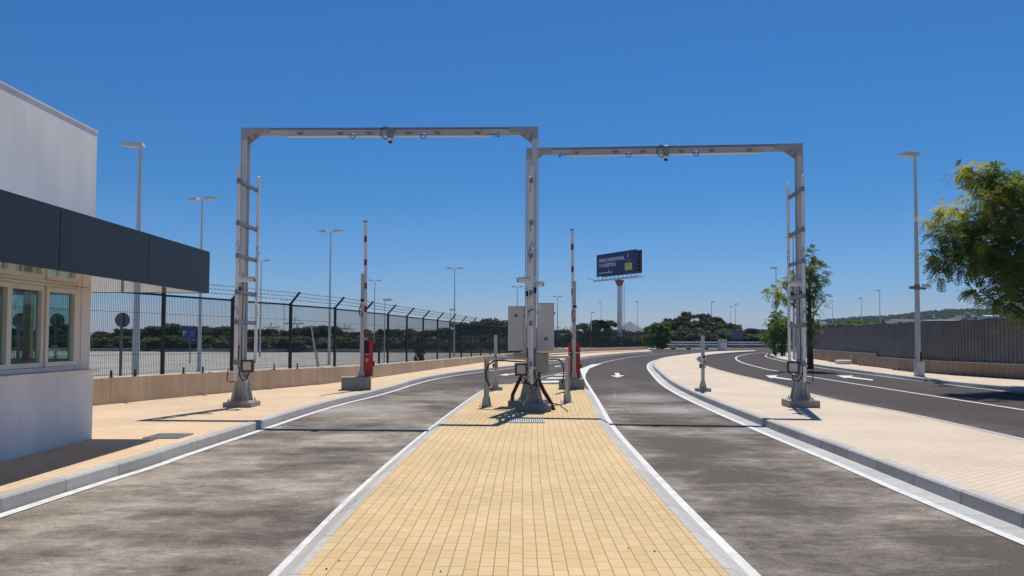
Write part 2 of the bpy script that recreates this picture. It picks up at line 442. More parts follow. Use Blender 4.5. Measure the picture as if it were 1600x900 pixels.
# median
MK_px=[(1600,801),(1583,795),(1457,750),(1343,708),(1197,656),(1112,624),(1080,611),(1050,596),(1030,580.5),(1021,571),(1022,564.5),(1035,559),(1060,555),(1090,551.5),(1127,548.6),(1180,547.2)]
MK=path(MK_px,.14,14)
MR_px=[(1600,685),(1433,648),(1298,622),(1202,596.5),(1150,584.5),(1115,575),(1097,568),(1090,563),(1089,559.5),(1096,556),(1127,552),(1155,549.8),(1180,548.4)]
MR=path(MR_px,.14,26)
RK_px=[(1600,606),(1487,596),(1333,577),(1280,570),(1230,562.5),(1208,556.5),(1203,553.5),(1213,551),(1240,549.5)]
RK=path(RK_px,.14,34)
RW_px=[(1600,593),(1520,588),(1440,582),(1371,573.8),(1273,561),(1256,557)]
RW=path(RW_px,.14,34)

# road sheet
farL=gp(1020,546.5); farR=gp(1262,546.5)
road=[LK[0]+Vector((-.3,0))]+[p for p in offset(LK,.1)]+[gp(1016,545.2),gp(1262,545.2),gp(1262,549)]+list(reversed(offset(RK,-.1)))
struct(up(fill(road,0,-.45).build('road',M['asphalt'])),'grey asphalt lanes, dusty near the gates')
# pale apron beyond the junction and right part
ap=[gp(1016,545.2)+Vector((-60,0)),gp(1016,545.2)+Vector((0,.3)),gp(1262,545.2)+Vector((0,.3)),gp(1262,549)+Vector((.3,0)),RK[-3]+Vector((0,.0)),RW[-1],Vector((120,60)),Vector((160,420)),Vector((-40,420))]
struct(up(fill([Vector(p) for p in ap],-.03,-.45).build('pavement',M['apron'])),'pale concrete ground past the junction')
struct(up(fill([WL[0]+Vector((-90,-10))]+[p for p in offset(WL,.3)]+[gp(1012,546)+Vector((-2,70)),Vector((-400,240)),Vector((-400,0))],-.46).build('car_park',M['lot'])),'pale gravel car park behind the mesh fence')

# left pavement
lp=[p for p in offset(LK,.04)]+list(reversed(offset(WL,-.0)))
struct(up(fill(lp,.14,-.3).build('left_sidewalk',M['pave_left'])),'cream block pavement beside the left lane')
mp_=[p for p in MK]+list(reversed(MR))
struct(up(fill([p for p in offset(MK,-.04)]+list(reversed(offset(MR,.04))),.14,-.3).build('median_sidewalk',M['pave_median'])),'pale pink block median between the lanes')
struct(up(fill([p for p in offset(RK,-.04)]+list(reversed(RW)),.14,-.3).build('right_sidewalk',M['pave_right'])),'sandy block pavement under the sheet fence')
# kerbs
kp=lambda s:[(-.012*s,0),(0,.125),(.02*s,.146),(.15*s,.146),(.15*s,.10)]
struct(sweep(LK,kp(1)).build('left_kerb',M['kerb']))
struct(sweep(MK,kp(-1)).build('median_kerb',M['kerb']))
struct(sweep(MR,kp(1)).build('median_rear_kerb',M['kerb']))
struct(sweep(RK,kp(-1)).build('right_kerb',M['kerb']))
def flat(P,a,b,z,name,m): return struct(up(sweep(P,[(a,z),(b,z)]).build(name,m)))
flat(MK,.0,.30,.004,'gutter',M['gutter'])
# dark asphalt strip along the fence wall, far away
dk=path([(800,561.8),(866,554.2),(940,550.0),(1000,547.9)],.14)
flat(dk,-.55,.55,.147,'cycle_path',M['asphalt'])

# island
IL_px=[(467,898),(582,767),(687,667),(753,614.5),(771,604),(785,600.6)]
IR_px=[(1140,899),(1080,833),(1013,757),(967,700),(937,660),(925,635),(915,612)]
il=path(IL_px,.10,10); ir=path(IR_px,.10,10)
isl=il+[gp(800,600,.10),gp(850,600,.10),gp(893,601,.10),gp(907,604,.10)]+list(reversed(ir))
struct(up(fill(isl,.10,0).build('traffic_island',M['pave_island'])),'ochre block traffic island between the two gate lanes')
ik=smooth(il[::2]+[gp(800,600,.10),gp(850,600,.10),gp(893,601,.10),gp(908,604.5,.10)]+list(reversed(ir[::2])),3)
struct(sweep(ik,[(-.01,.09),(.0,.104),(.06,.100),(.20,.03),(.215,-.002)]).build('island_kerb',M['kerb']))

# painted lines
def line(name,px,w,z=.008,back=0,m='paint',fwd=0):
    P=path(px,0,back,fwd=fwd); return flat(P,-w/2,w/2,z,name,M[m])
flat(LK,-.165,-.045,.008,'left_edge_marking',M['paint'])
_il=[p for p in offset(il,.245)]; _up=[gp(u,v,0) for u,v in [(790,602.5),(840,591),(884,581.5),(908,576)]]
flat(smooth(_il[::4]+_up,4),-.035,.035,.008,'island_left_marking',M['paint'])
_ir=[p for p in offset(ir,-.26)]; _up=[gp(u,v,0) for u,v in [(913.5,592),(912.5,582),(921,574),(940,567.5),(956,563.5),(988,558),(1020,554),(1060,551),(1110,549)]]
flat(smooth(_ir[::4]+_up,5),-.045,.05,.008,'island_right_marking',M['paint'])
flat(offset(MK,.0),.27,.375,.008,'right_edge_marking',M['paint'])
line('lane_marking',[(1600,641),(1400,610),(1267,589),(1200,577.5),(1184,573.5),(1162,567.5),(1151,562),(1151,558),(1160,555),(1175,552.4),(1200,550.5)],.13,back=26)
line('right_road_marking',[(1600,615),(1487,602),(1333,582),(1280,574.5),(1243,568.5),(1203,559.5),(1196,556),(1199,553)],.12,back=30)
# gore triangle + hatch
def poly(name,px,z=.012,m='paint'):
    return struct(up(fill([gp(u,v,0) for u,v in px],z).build(name,M[m])))
poly('gore_marking',[(906,577),(911,592),(914,596),(915,585),(921,576),(940,568.5),(925,569.5)],.012)
for i,(a,b,c,d) in enumerate([((842,598.6),(904,597.2),(905,594.6),(846,595.6)),((852,592.6),(905,591.4),(905.5,589.4),(858,590.2)),((864,587.4),(905,586.4),(905,584.8),(871,585.6)),((878,583.4),(904,582.4),(904,581),(884,581.9))]):
    poly('hatch_marking',[a,b,c,d])
for px in ([(1196,587),(1215,586.6),(1212,589),(1237,593.0),(1236,594.4),(1208,590.6),(1204,591.2)],
           [(1307,587.0),(1333,587.2),(1330,588.9),(1365,593.6),(1363,595.0),(1326,590.6),(1320,591.0)],
           [(954,587.2),(965,590.2),(976.5,586.8),(969,586.8),(967,583),(960,583),(962.5,587.1)],
           [(779,586.6),(793,584.0),(793,585.0),(804,583.6),(805,584.8),(793,586.4),(793,587.4)],
           [(866,572.6),(870,571.8),(870,572.3),(876,571.6),(876,572.6),(870,573.2),(870,573.7)]):
    poly('arrow_marking',px)
for px in ([(962,615),(1020,614.5),(1068,616.5)],[(962,615),(968,624.5),(1012,625)],[(938,638.6),(1000,635.2),(1062,635.6),(1078,638)],[(978,635.5),(990,646.5)],[(990,646.5),(1040,646.5),(1098,648)],[(1040,617),(1058,625)],[(1073,637),(1092,647)]):
    line('loop_cut_marking',px,.05,.005,m='loop')

# ================================================================== LEFT WALL + FENCE
S=arclen(WL); wt=MB()
def wtop(y):
    k=[(0,.74),(18,.74),(23,.71),(28,.66),(35,.60),(46,.54),(120,.54)]
    for (a,b),(c,d) in zip(k,k[1:]):
        if y<=c: return b+(d-b)*max(0,(y-a))/(c-a)
    return k[-1][1]
Nn=normals(WL); b0=0
for p,n,s in zip(WL,Nn,S):
    z=wtop(p.y)
    for o,zz in ((0,.05),(0,z-.015),(.015,z),(.285,z),(.30,z-.015),(.30,-.5)):
        q=p+n*o; wt.v.append((q.x,q.y,zz))
for i in range(len(WL)-1):
    for j in range(5):
        a=i*6+j; wt.face((a,a+1,a+7,a+6),[(S[i],j*.2),(S[i],j*.2+.2),(S[i+1],j*.2+.2),(S[i+1],j*.2)])
tag(wt.build('retaining_wall',M['wallconc']),'long low tan concrete wall beneath the dark mesh fence','low wall')

FP=offset(WL,.15); FS=arclen(FP)
# first visible post: arc length where the path passes photo column 453
def proj_u(p,z=1.0):
    c=CM.transposed()@(Vector((p[0],p[1],z))-EYE); return 800+F*c.x/-c.z
s0=min((abs(proj_u(sample(FP,FS,k*.05))-453),k*.05) for k in range(int(FS[-1]/.05)) if sample(FP,FS,k*.05).y>8)[1]
SP=2.55; nb=int(s0/SP); start=s0-nb*SP; stations=[start+i*SP for i in range(int((FS[-1]-start)/SP)+1)]
stations=[s for s in stations if sample(FP,FS,s).y>1.0][:72]
fence=empty('mesh_fence',(*sample(FP,FS,s0),.7),0,'dark green welded mesh fence topped with barbed wire','fence')
froot=Vector(fence.location)
pm=MB(); pm.box((0,0,1.0),(.07,.07,2.06)); 
rot=Matrix.Rotation(R(42),3,'Y')
pm.box(Vector((.02,0,2.02))+rot@Vector((0,0,.22)),(.055,.055,.46),rot)
post0=pm.build('post',M['green_fence'],fence)
gm=MB(); L=SP-.07; nw=int(L/.052)
for k in range(nw+1): gm.box((-L/2+k*L/nw,0,1.0),(.006,.006,1.94))
for zz in (.05,.5,1.0,1.5): gm.box((0,.006,zz),(L,.006,.008))
gm.box((0,.0,1.96),(L,.03,.05))
pan0=gm.build('mesh_panel',M['green_fence'],fence)
wm=MB()
def topz(q): return wtop(q.y)
first=True
for a,b in zip(stations,stations[1:]+[None]):
    P0=sample(FP,FS,a); z0=wtop(P0.y)
    nxt=sample(FP,FS,b if b else a-SP); ang=math.atan2(nxt.y-P0.y,nxt.x-P0.x)
    if not b: ang+=math.pi
    o=post0 if first else post0.copy()
    if not first: col.objects.link(o); o.parent=fence
    o.location=Vector((P0.x,P0.y,z0))-froot; o.rotation_euler=(0,0,ang-math.pi/2)
    if b:
        P1=nxt; c=(P0+P1)/2
        g=pan0 if first else pan0.copy()
        if not first: col.objects.link(g); g.parent=fence
        g.location=Vector((c.x,c.y,(z0+wtop(P1.y))/2))-froot; g.rotation_euler=(0,0,ang)
        # barbed wires
        for h,oo in ((2.12,.10),(2.22,.19),(2.32,.28)):
            nrm=Vector((math.sin(ang),-math.cos(ang)))
            A=Vector((*(P0+nrm*oo),z0+h))-froot; B=Vector((*(P1+nrm*oo),wtop(P1.y)+h))-froot
            mid=(A+B)/2-Vector((0,0,.02))
            wm.tube([A,mid,B],.006,3)
            if P0.y<45:
                for k in range(1,16):
                    q=A.lerp(B,k/16); wm.box(q,(.012,.012,.05),Matrix.Rotation(k*1.3,3,'Y')); 
    first=False
wm.build('barbed_wire',M['green_fence'],fence)
# short stubs along the wall top
for u in (168,205,281,312,424,459):
    s=min((abs(proj_u(sample(FP,FS,k*.05))-u),k*.05) for k in range(int(FS[-1]/.05)) if sample(FP,FS,k*.05).y>8)[1]
    q=sample(offset(WL,.03),arclen(offset(WL,.03)),s)
    o=MB().box((0,0,.07),(.03,.05,.16)).box((0,0,.0),(.07,.07,.012)).build('fixing_stub',M['green_fence']); o.location=(q.x,q.y,wtop(q.y)+.006)
    tag(o,'short dark bolt bracket on top of the low tan wall','bracket','fixing brackets on the wall top')

# ================================================================== GUARD BUILDING
bd=R(1.03)      # the facade runs almost along the camera axis
bld=empty('gatehouse',(-6.01,0,0),bd,'white gatehouse with dark canopy band and white framed windows','building')
E=11.64
b=MB(); b.b2((-7,-6,.0),(0,E,1.13)); b.build('lower_wall',M['plaster'],bld)
b=MB(); b.b2((-7,-6,1.135),(.07,E+.05,1.175)); b.build('window_ledge',M['plaster'],bld)
b=MB(); b.b2((-7,-6,2.44),(-.03,E-.0,4.72)); wtop_=b.build('upper_block',M['plaster'],bld)
b=MB(); b.b2((-7,-6,4.722),(-.02,E+.01,4.745)); b.build('parapet_cap',M['plaster'],bld)
# canopy: fascia + soffit
cx=1.29; cy=12.72
b=MB()
js=[-6,-4.6,-2.45,-.3,1.85,4.0,6.15,8.35,10.5,cy]
for y0,y1 in zip(js,js[1:]): b.b2((cx-.04,y0+.006,2.37),(cx,y1-.006,3.05))
nseg=4
for k in range(nseg): b.b2((cx-.04-(k+1)*2.1+.006,cy-.04,2.37),(cx-.046-k*2.1,cy,3.05))
b.b2((cx-8.4,-6,3.01),(cx-.045,cy-.045,3.03)); b.b2((cx-.05,-6,2.39),(cx-.041,cy-.05,3.03))
can=b.build('canopy',M['anthracite'],bld)
b=MB(); b.b2((cx-8.4,-6,2.375),(cx-.052,cy-.052,2.395)); b.build('soffit',M['soffit'],can)
# window band: white frames and reflective panes, seen end first
b=MB()
zb,zt=1.18,2.372
b.b2((-.16,E-.40,zb),(-.05,E-.02,zt)); b.b2((-.05,E-.30,zb),(-.035,E-.12,zt)); b.b2((-6.9,E-.16,zb),(-.16,E-.06,zb+.10)); b.b2((-6.9,E-.16,zt-.05),(-.16,E-.06,zt)); b.b2((-6.98,-6,zb),(-6.9,E-.06,zt))
b.b2((-.16,-6,zt-.04),(-.06,E-.402,zt)); b.b2((-.16,-6,zb),(-.06,E-.402,zb+.06)); 
b.build('window_band_frame',M['frame'],bld)
y=E-.41; k=0
while y>-5:
    w=.755
    f=MB(); x0,x1=(-.13,-.045) if k%2==0 else (-.15,-.07)
    z0,z1=zb+.065,zt-.045
    fw=.062
    f.b2((x0,y-w,z0),(x1,y,z0+fw)); f.b2((x0,y-w,z1-fw),(x1,y,z1)); f.b2((x0,y-w,z0+fw+.0005),(x1,y-w+fw,z1-fw-.0005)); f.b2((x0,y-fw,z0+fw+.0005),(x1,y,z1-fw-.0005))
    fr=f.build('window',M['frame'],bld)
    MB().b2((x0+.02,y-w+fw-.01,z0+fw-.01),(x0+.035,y-fw+.01,z1-fw+.01)).build('pane',M['glass'],fr)
    y-=w+.012; k+=1
xe=-.165
for w_ in (.74,1.3,1.3,1.3,1.6):
    f=MB(); y0_,y1_=E-.155,E-.07; z0,z1=zb+.105,zt-.055
    f.b2((xe-w_,y0_,z0),(xe,y1_,z0+.05)); f.b2((xe-w_,y0_,z1-.05),(xe,y1_,z1)); f.b2((xe-w_,y0_,z0+.051),(xe-w_+.05,y1_,z1-.051)); f.b2((xe-.05,y0_,z0+.051),(xe,y1_,z1-.051))
    fr=f.build('window',M['frame'],bld); MB().b2((xe-w_+.045,E-.12,z0+.045),(xe-.045,E-.11,z1-.045)).build('pane',M['glass'],fr); xe-=w_+.01
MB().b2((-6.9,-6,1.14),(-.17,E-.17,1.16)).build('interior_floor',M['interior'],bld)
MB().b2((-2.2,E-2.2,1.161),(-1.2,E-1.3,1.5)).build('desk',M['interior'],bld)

# ================================================================== GANTRIES
def ibeam_v(mb,x,y,z0,z1,w=.105,d=.215,t=.014):
    mb.b2((x-w/2,y-d/2,z0),(x+w/2,y-d/2+t,z1)); mb.b2((x-w/2,y+d/2-t,z0),(x+w/2,y+d/2,z1)); mb.b2((x-.006,y-d/2+t,z0),(x+.006,y+d/2-t,z1))
def ibeam_h(mb,x0,x1,y,zc,w=.12,d=.215,t=.014):
    mb.b2((x0,y-d/2,zc-w/2),(x1,y-d/2+t,zc+w/2)); mb.b2((x0,y+d/2-t,zc-w/2),(x1,y+d/2,zc+w/2)); mb.b2((x0,y-d/2+t,zc-.006),(x1,y+d/2-t,zc+.006))
def arc_pts(c,r,a0,a1,n,plane='xz'):
    out=[]
    for i in range(n+1):
        a=a0+(a1-a0)*i/n
        out.append(Vector(c)+(Vector((r*math.cos(a),0,r*math.sin(a))) if plane=='xz' else Vector((0,r*math.cos(a),r*math.sin(a)))))
    return out
def floodlight(root,x,y,z,sx,w=.27):
    b=MB(); b.cbox((x,y,z),(w,.07,w),.02)
    # bezel ring in front
    for dx,dz,ww,hh in ((0,w/2-.02,w,.04),(0,-w/2+.02,w,.04),(w/2-.02,0,.04,w-.08),(-w/2+.02,0,.04,w-.08)): b.box((x+dx,y-.045,z+dz),(ww,.03,hh))
    for k in range(5): b.box((x-w/2+.05+k*(w-.1)/4,y+.055,z),(.012,.05,w*.8))
    o=b.build('floodlight',M['darkgrey'],root)
    MB().box((x,y-.038,z),(w-.085,.008,w-.085)).build('glass',M['flood'],o)
    MB().box((x-sx*(w/2+.02),y,z),(.02,.03,w*.8)).box((x-sx*(w/2+.10),y+.02,z+.03),(.17,.04,.05)).build('bracket',M['galv'],o)
    return o
def bullet(root,x,y,z,dx,dy,ln=.36,tilt=-.12):
    d=Vector((dx,dy,tilt)).normalized(); q=d.to_track_quat('Y','Z').to_matrix()
    b=MB(); c=Vector((x,y,z)); b.cbox(c,(.11,ln,.10),.018,q); b.box(c+q@Vector((0,.02,.062)),(.125,ln+.06,.012),q)
    o=b.build('camera',M['alu'],root)
    MB().box(c+q@Vector((0,ln/2+.004,0)),(.085,.02,.075),q).build('lens_window',M['black'],o)
    return o
def tower(root,x,side,z0,Htop,label_mirror=1,plinth=(.37,.30,.13),px=0,flood=True,cam=True,rear=False):
    """one post of a gantry with flared foot, sensor ladder, floodlight, camera. side: +1 lane lies to +x"""
    b=MB(); ibeam_v(b,x,0,z0+.13,Htop-.12)
    # conduit channel clipped to the flange
    b.b2((x-side*.078-.012,-.10,z0+.9),(x-side*.078+.012,-.06,Htop-.25))
    post=b.build('post',M['galv'],root)
    # flared gussets
    zb=z0+plinth[2]; g=MB(); W=.205
    for yy in (-.127,.127): g.prism([(x-W,zb+.02),(x+W,zb+.02),(x+W-.03,zb+.16),(x+.075,zb+.58),(x-.075,zb+.58),(x-W+.03,zb+.16)],yy-.006,yy+.006,'y')
    for xx in (x-.085,x,x+.085): g.prism([(-W-.02,zb+.02),(W+.02,zb+.02),(W-.01,zb+.14),(.135,zb+.5),(-.135,zb+.5),(-W+.01,zb+.14)],xx-.006,xx+.006,'x')
    g.b2((x-W-.03,-.27,zb),(x+W+.03,.27,zb+.02))
    for i in range(6):
        for yy in (-.235,.235): g.tube([(x-.2+i*.08,yy,zb+.02),(x-.2+i*.08,yy,zb+.07)],.012,6); g.tube([(x-.2+i*.08,yy,zb+.03),(x-.2+i*.08,yy,zb+.05)],.022,6)
    g.build('base_plate',M['foot'],post)
    c=MB(); c.cbox((x+px,0,z0+plinth[2]/2-.02),(plinth[0]*2,plinth[1]*2+.1,plinth[2]+.04),.012); c.build('plinth',M['plinth'],root)
    # sensor ladder: two upright tubes before and behind the post on horizontal arms
    lx=x+side*.07
    for i,yy in enumerate((-.52,.53)):
        lx=x+side*(.045 if i==0 else .095)
        bot=z0+.55 if yy<0 else z0+.95
        br=[bot,2.25,3.62,5.33] 
        for k,(a,c_) in enumerate(zip(br,br[1:])):
            t=MB(); t.cbox((lx,yy,(a+c_)/2+.02),(.062,.062,c_-a-.04),.012); t.build('light_bar',M['alu'],root)
        cb=MB()
        for zz in (2.25,3.62):
            pts=[Vector((lx+side*.03,yy-.02,zz-.12)),Vector((lx+side*.045,yy-.04,zz-.02)),Vector((lx+side*.02,yy-.05,zz+.04)),Vector((lx-side*.02,yy-.04,zz)),Vector((lx+side*.03,yy-.03,zz+.1))]
            cb.tube(pts,.005,5)
        cb.build('jumper_cable',M['black'],root)
    lx=x+side*.07
    for zz in (5.0,4.1,3.4,2.62,1.98,1.12):
        t=MB(); t.b2((lx-.025,-.56,zz-.04),(lx+.025,.55,zz-.028)); t.b2((lx-.025,-.56,zz-.04),(lx-.019,.55,zz+.04)); t.b2((lx+.019,-.56,zz-.04),(lx+.025,.55,zz+.04)); 
        t.b2((lx-.04,-.60,zz-.05),(lx+.04,-.556,zz+.05))
        t.b2((min(lx,x)-.02,-.05,zz-.05),(max(lx,x)+.02,.05,zz-.042))
        t.build('ladder_arm',M['galv_dark'],root)
    if flood:
        fl=floodlight(root,x+side*.27,-.42,z0+.90,side)
    # hanging cables at the foot
    cb=MB()
    cb.tube([(x-side*.02,-.17,z0+1.35),(x-side*.03,-.19,z0+1.0),(x+side*.02,-.22,z0+.7),(x+side*.12,-.30,z0+.58),(x+side*.24,-.36,z0+.62),(x+side*.29,-.38,z0+.76)],.014,6)
    cb.tube([(x+side*.03,-.16,z0+2.9),(x+side*.05,-.17,z0+2.3),(x+side*.03,-.17,z0+1.5),(x+side*.05,-.2,z0+.8),(x+side*.16,-.28,z0+.66),(x+side*.25,-.34,z0+.74)],.010,6)
    cb.tube([(x-side*.12,-.5,z0+.85),(x-side*.14,-.5,z0+.60),(x-side*.06,-.5,z0+.55),(lx,-.5,z0+.62)],.011,6)
    cb.build('cable',M['black'],root)
    if cam: 
        bb=MB(); bb.b2((x-.03,-.34,2.81),(x+.03,-.12,2.85)); bb.build('camera_arm',M['galv'],root)
        bullet(root,x+side*.16,-.36,2.90,side*1.0,.25,.38,-.02)
        cj=MB(); cj.b2((x+side*.0-.05,-.34,2.63),(x+side*.0+.05,-.25,2.75)); cj.build('junction_box',M['black'],root)
    return post

def gantry(name,loc,rz,span,zl,zr,top,label,grp,tubes,rings,mounts,camx,cabl,pl,pr,sides=(1,-1)):
    g=empty(name,loc,rz,label,'gantry',grp)
    tower(g,0,1,zl,top,plinth=pl,cam=True); tower(g,span,-1,zr,top,plinth=pr,cam=True)
    b=MB(); ibeam_h(b,-.06,span+.06,0,top-.06); beam=b.build('beam',M['galv'],g)
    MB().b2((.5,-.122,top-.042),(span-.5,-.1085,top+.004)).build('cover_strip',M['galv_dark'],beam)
    for xx,s in ((0,1),(span,-1)):
        c=MB()
        c.b2((xx-.072,-.132,top-.26),(xx+.072,-.122,top+.006)); c.b2((min(xx-s*.072,xx+s*.55),-.134,top-.125),(max(xx-s*.072,xx+s*.55),-.123,top+.008))
        for k in range(5): c.tube([(xx+s*(.12+k*.09),-.134,top-.02),(xx+s*(.12+k*.09),-.15,top-.02)],.012,6)
        c.prism([(xx+s*.06,top-.13),(xx+s*.34,top-.13),(xx+s*.06,top-.34)],-.006,.006,'y')
        c.tube([(xx+s*.14,-.13,top-.17),(xx+s*.14,-.02,top-.17)],.045,8)
        c.build('corner_plate',M['corner'],beam)
    t0,t1=tubes
    t=MB(); t.cbox(((t0+t1)/2,-.16,top-.198),(t1-t0,.06,.045),.01); lb=t.build('light_bar',M['alu'],g); MB().b2((t0,-.195,top-.182),(t1,-.125,top-.173)).build('shade_strip',M['galv_dark'],lb)  # dark strip stands in for the shade on the bar's upper side
    for mx in mounts:
        m=MB(); m.prism([(mx-.075,top-.112),(mx+.075,top-.112),(mx+.075,top-.122),(mx+.03,top-.135),(mx+.03,top-.17),(mx-.03,top-.17),(mx-.03,top-.135),(mx-.075,top-.122)],-.19,-.125,'y'); m.build('hanger',M['galv_dark'],g)
    for rx in rings:
        m=MB(); m.tube(arc_pts((rx,-.215,top-.215),.055,0,2*math.pi,14),.010,5,False); m.build('cable_coil',M['blue'],g)
    m=MB(); e=t1 if cabl>0 else t0
    m.tube([(e-cabl*.05,-.16,top-.175),(e+cabl*.08,-.16,top-.17),(e+cabl*.17,-.17,top-.23),(e+cabl*.19,-.16,top-.21),(e+cabl*.13,-.14,top-.12)],.012,6); m.build('feed_cable',M['blue'],g)
    # dome camera under a grey box, with its looped cable
    m=MB(); m.cbox((camx,-.20,top-.14),(.125,.14,.25),.01); cb=m.build('dome_camera',M['galv_dark'],g)
    MB().tube([(camx,-.20,top-.265),(camx,-.20,top-.32)],[.062,.058],14).build('housing',M['alu'],cb)
    MB().tube([(camx,-.20,top-.32),(camx,-.20,top-.345),(camx,-.20,top-.37)],[.05,.045,.02],14).build('dome',M['black'],cb)
    MB().tube([(camx-.05,-.2,top-.02),(camx-.12,-.22,top-.0),(camx-.2,-.22,top-.08),(camx-.2,-.22,top-.2),(camx-.13,-.22,top-.27),(camx-.05,-.2,top-.28)],.011,6).build('cable',M['black'],cb)
    return g
T1=R(-1.7); T2=R(-4.9)
LX=at(380,510,17.2).x; AX=at(834.5,510,17.0).x
BX=at(826.5,510,18.3).x; RX=at(1250,510,17.75).x
def lx1(u): return (at(u,210,17.05).x-LX)
def lx2(u): return (at(u,232,18.0).x-BX)
TOP1,TOP2=6.27,6.12
s1=math.hypot(AX-LX,.2); s2=math.hypot(RX-BX,.55)
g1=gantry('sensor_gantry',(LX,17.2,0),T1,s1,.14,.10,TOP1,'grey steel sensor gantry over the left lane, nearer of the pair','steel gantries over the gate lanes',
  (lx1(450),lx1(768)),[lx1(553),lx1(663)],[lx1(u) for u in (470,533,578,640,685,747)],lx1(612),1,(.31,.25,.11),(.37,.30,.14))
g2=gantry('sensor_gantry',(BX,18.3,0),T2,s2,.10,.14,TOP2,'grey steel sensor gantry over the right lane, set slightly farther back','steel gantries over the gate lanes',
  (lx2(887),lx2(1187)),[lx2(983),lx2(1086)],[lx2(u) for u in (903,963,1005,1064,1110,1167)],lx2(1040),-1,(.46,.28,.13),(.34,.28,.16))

# cabinets bolted to the island posts
def cabinet(root,x,y,z,w,d,h,plate_dz):
    b=MB(); b.cbox((x,y,z+h/2),(w,d,h),.008); b.box((x,y+.0,z+h+.006),(w+.02,d+.03,.012))
    o=b.build('equipment_cabinet',M['cab'],root)
    MB().b2((x-w/2+.015,y-d/2-.012,z+.02),(x+w/2-.015,y-d/2-.002,z+h-.02)).build('door',M['cab'],o)
    MB().box((x,y-d/2-.016,z+h*plate_dz),(.085,.006,.08)).build('warning_plate',M['beige'],o)
    MB().box((x,y-d/2-.021,z+h*plate_dz),(.045,.004,.04)).build('plate_symbol',M['darkgrey'],o)
    b=MB(); 
    for zz in (.15,.8): b.box((x+w/2+.01,y-.06,z+h*zz),(.03,.05,.06))
    b.build('hinge',M['darkgrey'],o)
cabinet(g2,-.30,.10,1.37,.38,.26,1.03,.80)
cabinet(g1,s1+.26,.33,1.38,.36,.26,1.05,.26)
MB().b2((s1+.04,.2,1.8),(s1+.2,.25,1.86)).b2((s1+.04,.2,2.2),(s1+.2,.25,2.26)).build('cabinet_bracket',M['galv'],g1)
def sbox(root,x0,x1,y0,z0,z1,m='beige'):
    b=MB(); b.cbox(((x0+x1)/2,y0+.08,(z0+z1)/2),(x1-x0,.16,z1-z0),.01); o=b.build('junction_box',M[m],root)
    MB().b2((x0+.02,y0-.012,z0+.02),(x1-.02,y0-.002,z1-.02)).build('lid',M[m],o)
sbox(g1,s1+.02,s1+.31,-.30,.93,1.35); sbox(g2,-.34,-.05,-.32,1.18,1.34)
floodlight(g2,.36,-.45,1.0,1,.15)
cd=MB(); cd.tube([(s1+.10,-.24,.93),(s1+.1,-.26,.80),(s1+.0,-.28,.66),(s1-.12,-.3,.68),(s1-.2,-.32,.78)],.016,6); cd.tube([(s1-.02,-.2,1.0),(s1-.06,-.25,.6),(s1+.0,-.26,.48),(s1+.06,-.25,.62),(s1+.03,-.2,.95)],.012,6); cd.build('cable',M['black'],g1)
# dark red corrugated conduits
def conduit(root,pts,r=.047):
    P=[]; pts=[Vector(p) for p in pts]
    sm=[]
    for i in range(len(pts)-1):
        for k in range(12): sm.append(pts[i].lerp(pts[i+1],k/12))
    sm.append(pts[-1])
    for _ in range(6): sm=[sm[0]]+[(a+b*2+c)/4 for a,b,c in zip(sm,sm[1:],sm[2:])]+[sm[-1]]
    MB().tube(sm,[r*(1 if i%2 else .86) for i in range(len(sm))],8).build('conduit',M['darkred'],root,smooth=True)
conduit(g1,[(s1+.10,.18,.75),(s1+.22,.15,.5),(s1+.36,.12,.28),(s1+.44,.10,.09)])
conduit(g2,[(-.18,-.1,.75),(-.27,-.2,.55),(-.36,-.25,.35),(-.37,-.25,.09)])
MB().tube([(s1+.2,-.1,.26),(s1+.42,-.16,.27),(s1+.55,-.25,.24),(s1+.72,-.42,.12)],.012,6).build('cable_tail',M['darkgrey'],g1)
# twin camera arms near eye line of the posts already built

# U-shaped cable frames beside the posts
def cframe(px,py,qx,qy,label):
    d=Vector((qx-px,qy-py)); ln=d.length
    e=empty('cable_frame',(px,py,.10),math.atan2(d.y,d.x),label,'metal frame','cable frames beside the island posts')
    b=MB(); b.b2((-.045,-.04,.02),(-.028,.04,1.08)); b.b2((.028,-.04,.02),(.045,.04,1.08)); b.b2((-.028,-.006,.02),(.028,.006,1.08)); b.build('leg',M['galv'],e)
    b=MB(); b.prism([(-.10,.0),(.10,.0),(.095,.05),(.055,.24),(-.055,.24),(-.095,.05)],-.055,-.047,'y'); b.prism([(-.10,.0),(.10,.0),(.095,.05),(.055,.24),(-.055,.24),(-.095,.05)],.047,.055,'y'); b.b2((-.12,-.11,0),(.12,.11,.014))
    for a in (-.11,.11): b.tube([(a,-.1,.014),(a,-.1,.05)],.013,6)
    b.build('foot_plate',M['foot'],e)
    b=MB(); b.b2((-.06,-.05,1.085),(ln,.05,1.095)); b.b2((-.06,-.05,1.095),(ln,-.04,1.135)); b.b2((-.06,.04,1.095),(ln,.05,1.135)); b.build('cable_tray',M['galv'],e)
    b=MB(); b.tube([(ln-.05,-.07,1.04),(.45,-.07,1.06),(.25,-.075,1.05),(.09,-.08,.95),(.03,-.085,.78),(.05,-.08,.62),(.13,-.07,.47)],.018,6); b.build('cable',M['black'],e)
    return e
p=gp(760,636,.10); cframe(p.x,p.y+.02,AX-.12,17.25,'low galvanised cable frame left of the island posts')
p=gp(886.5,629,.10); cframe(p.x,p.y,BX+.25,18.15,'low galvanised cable frame right of the island posts')

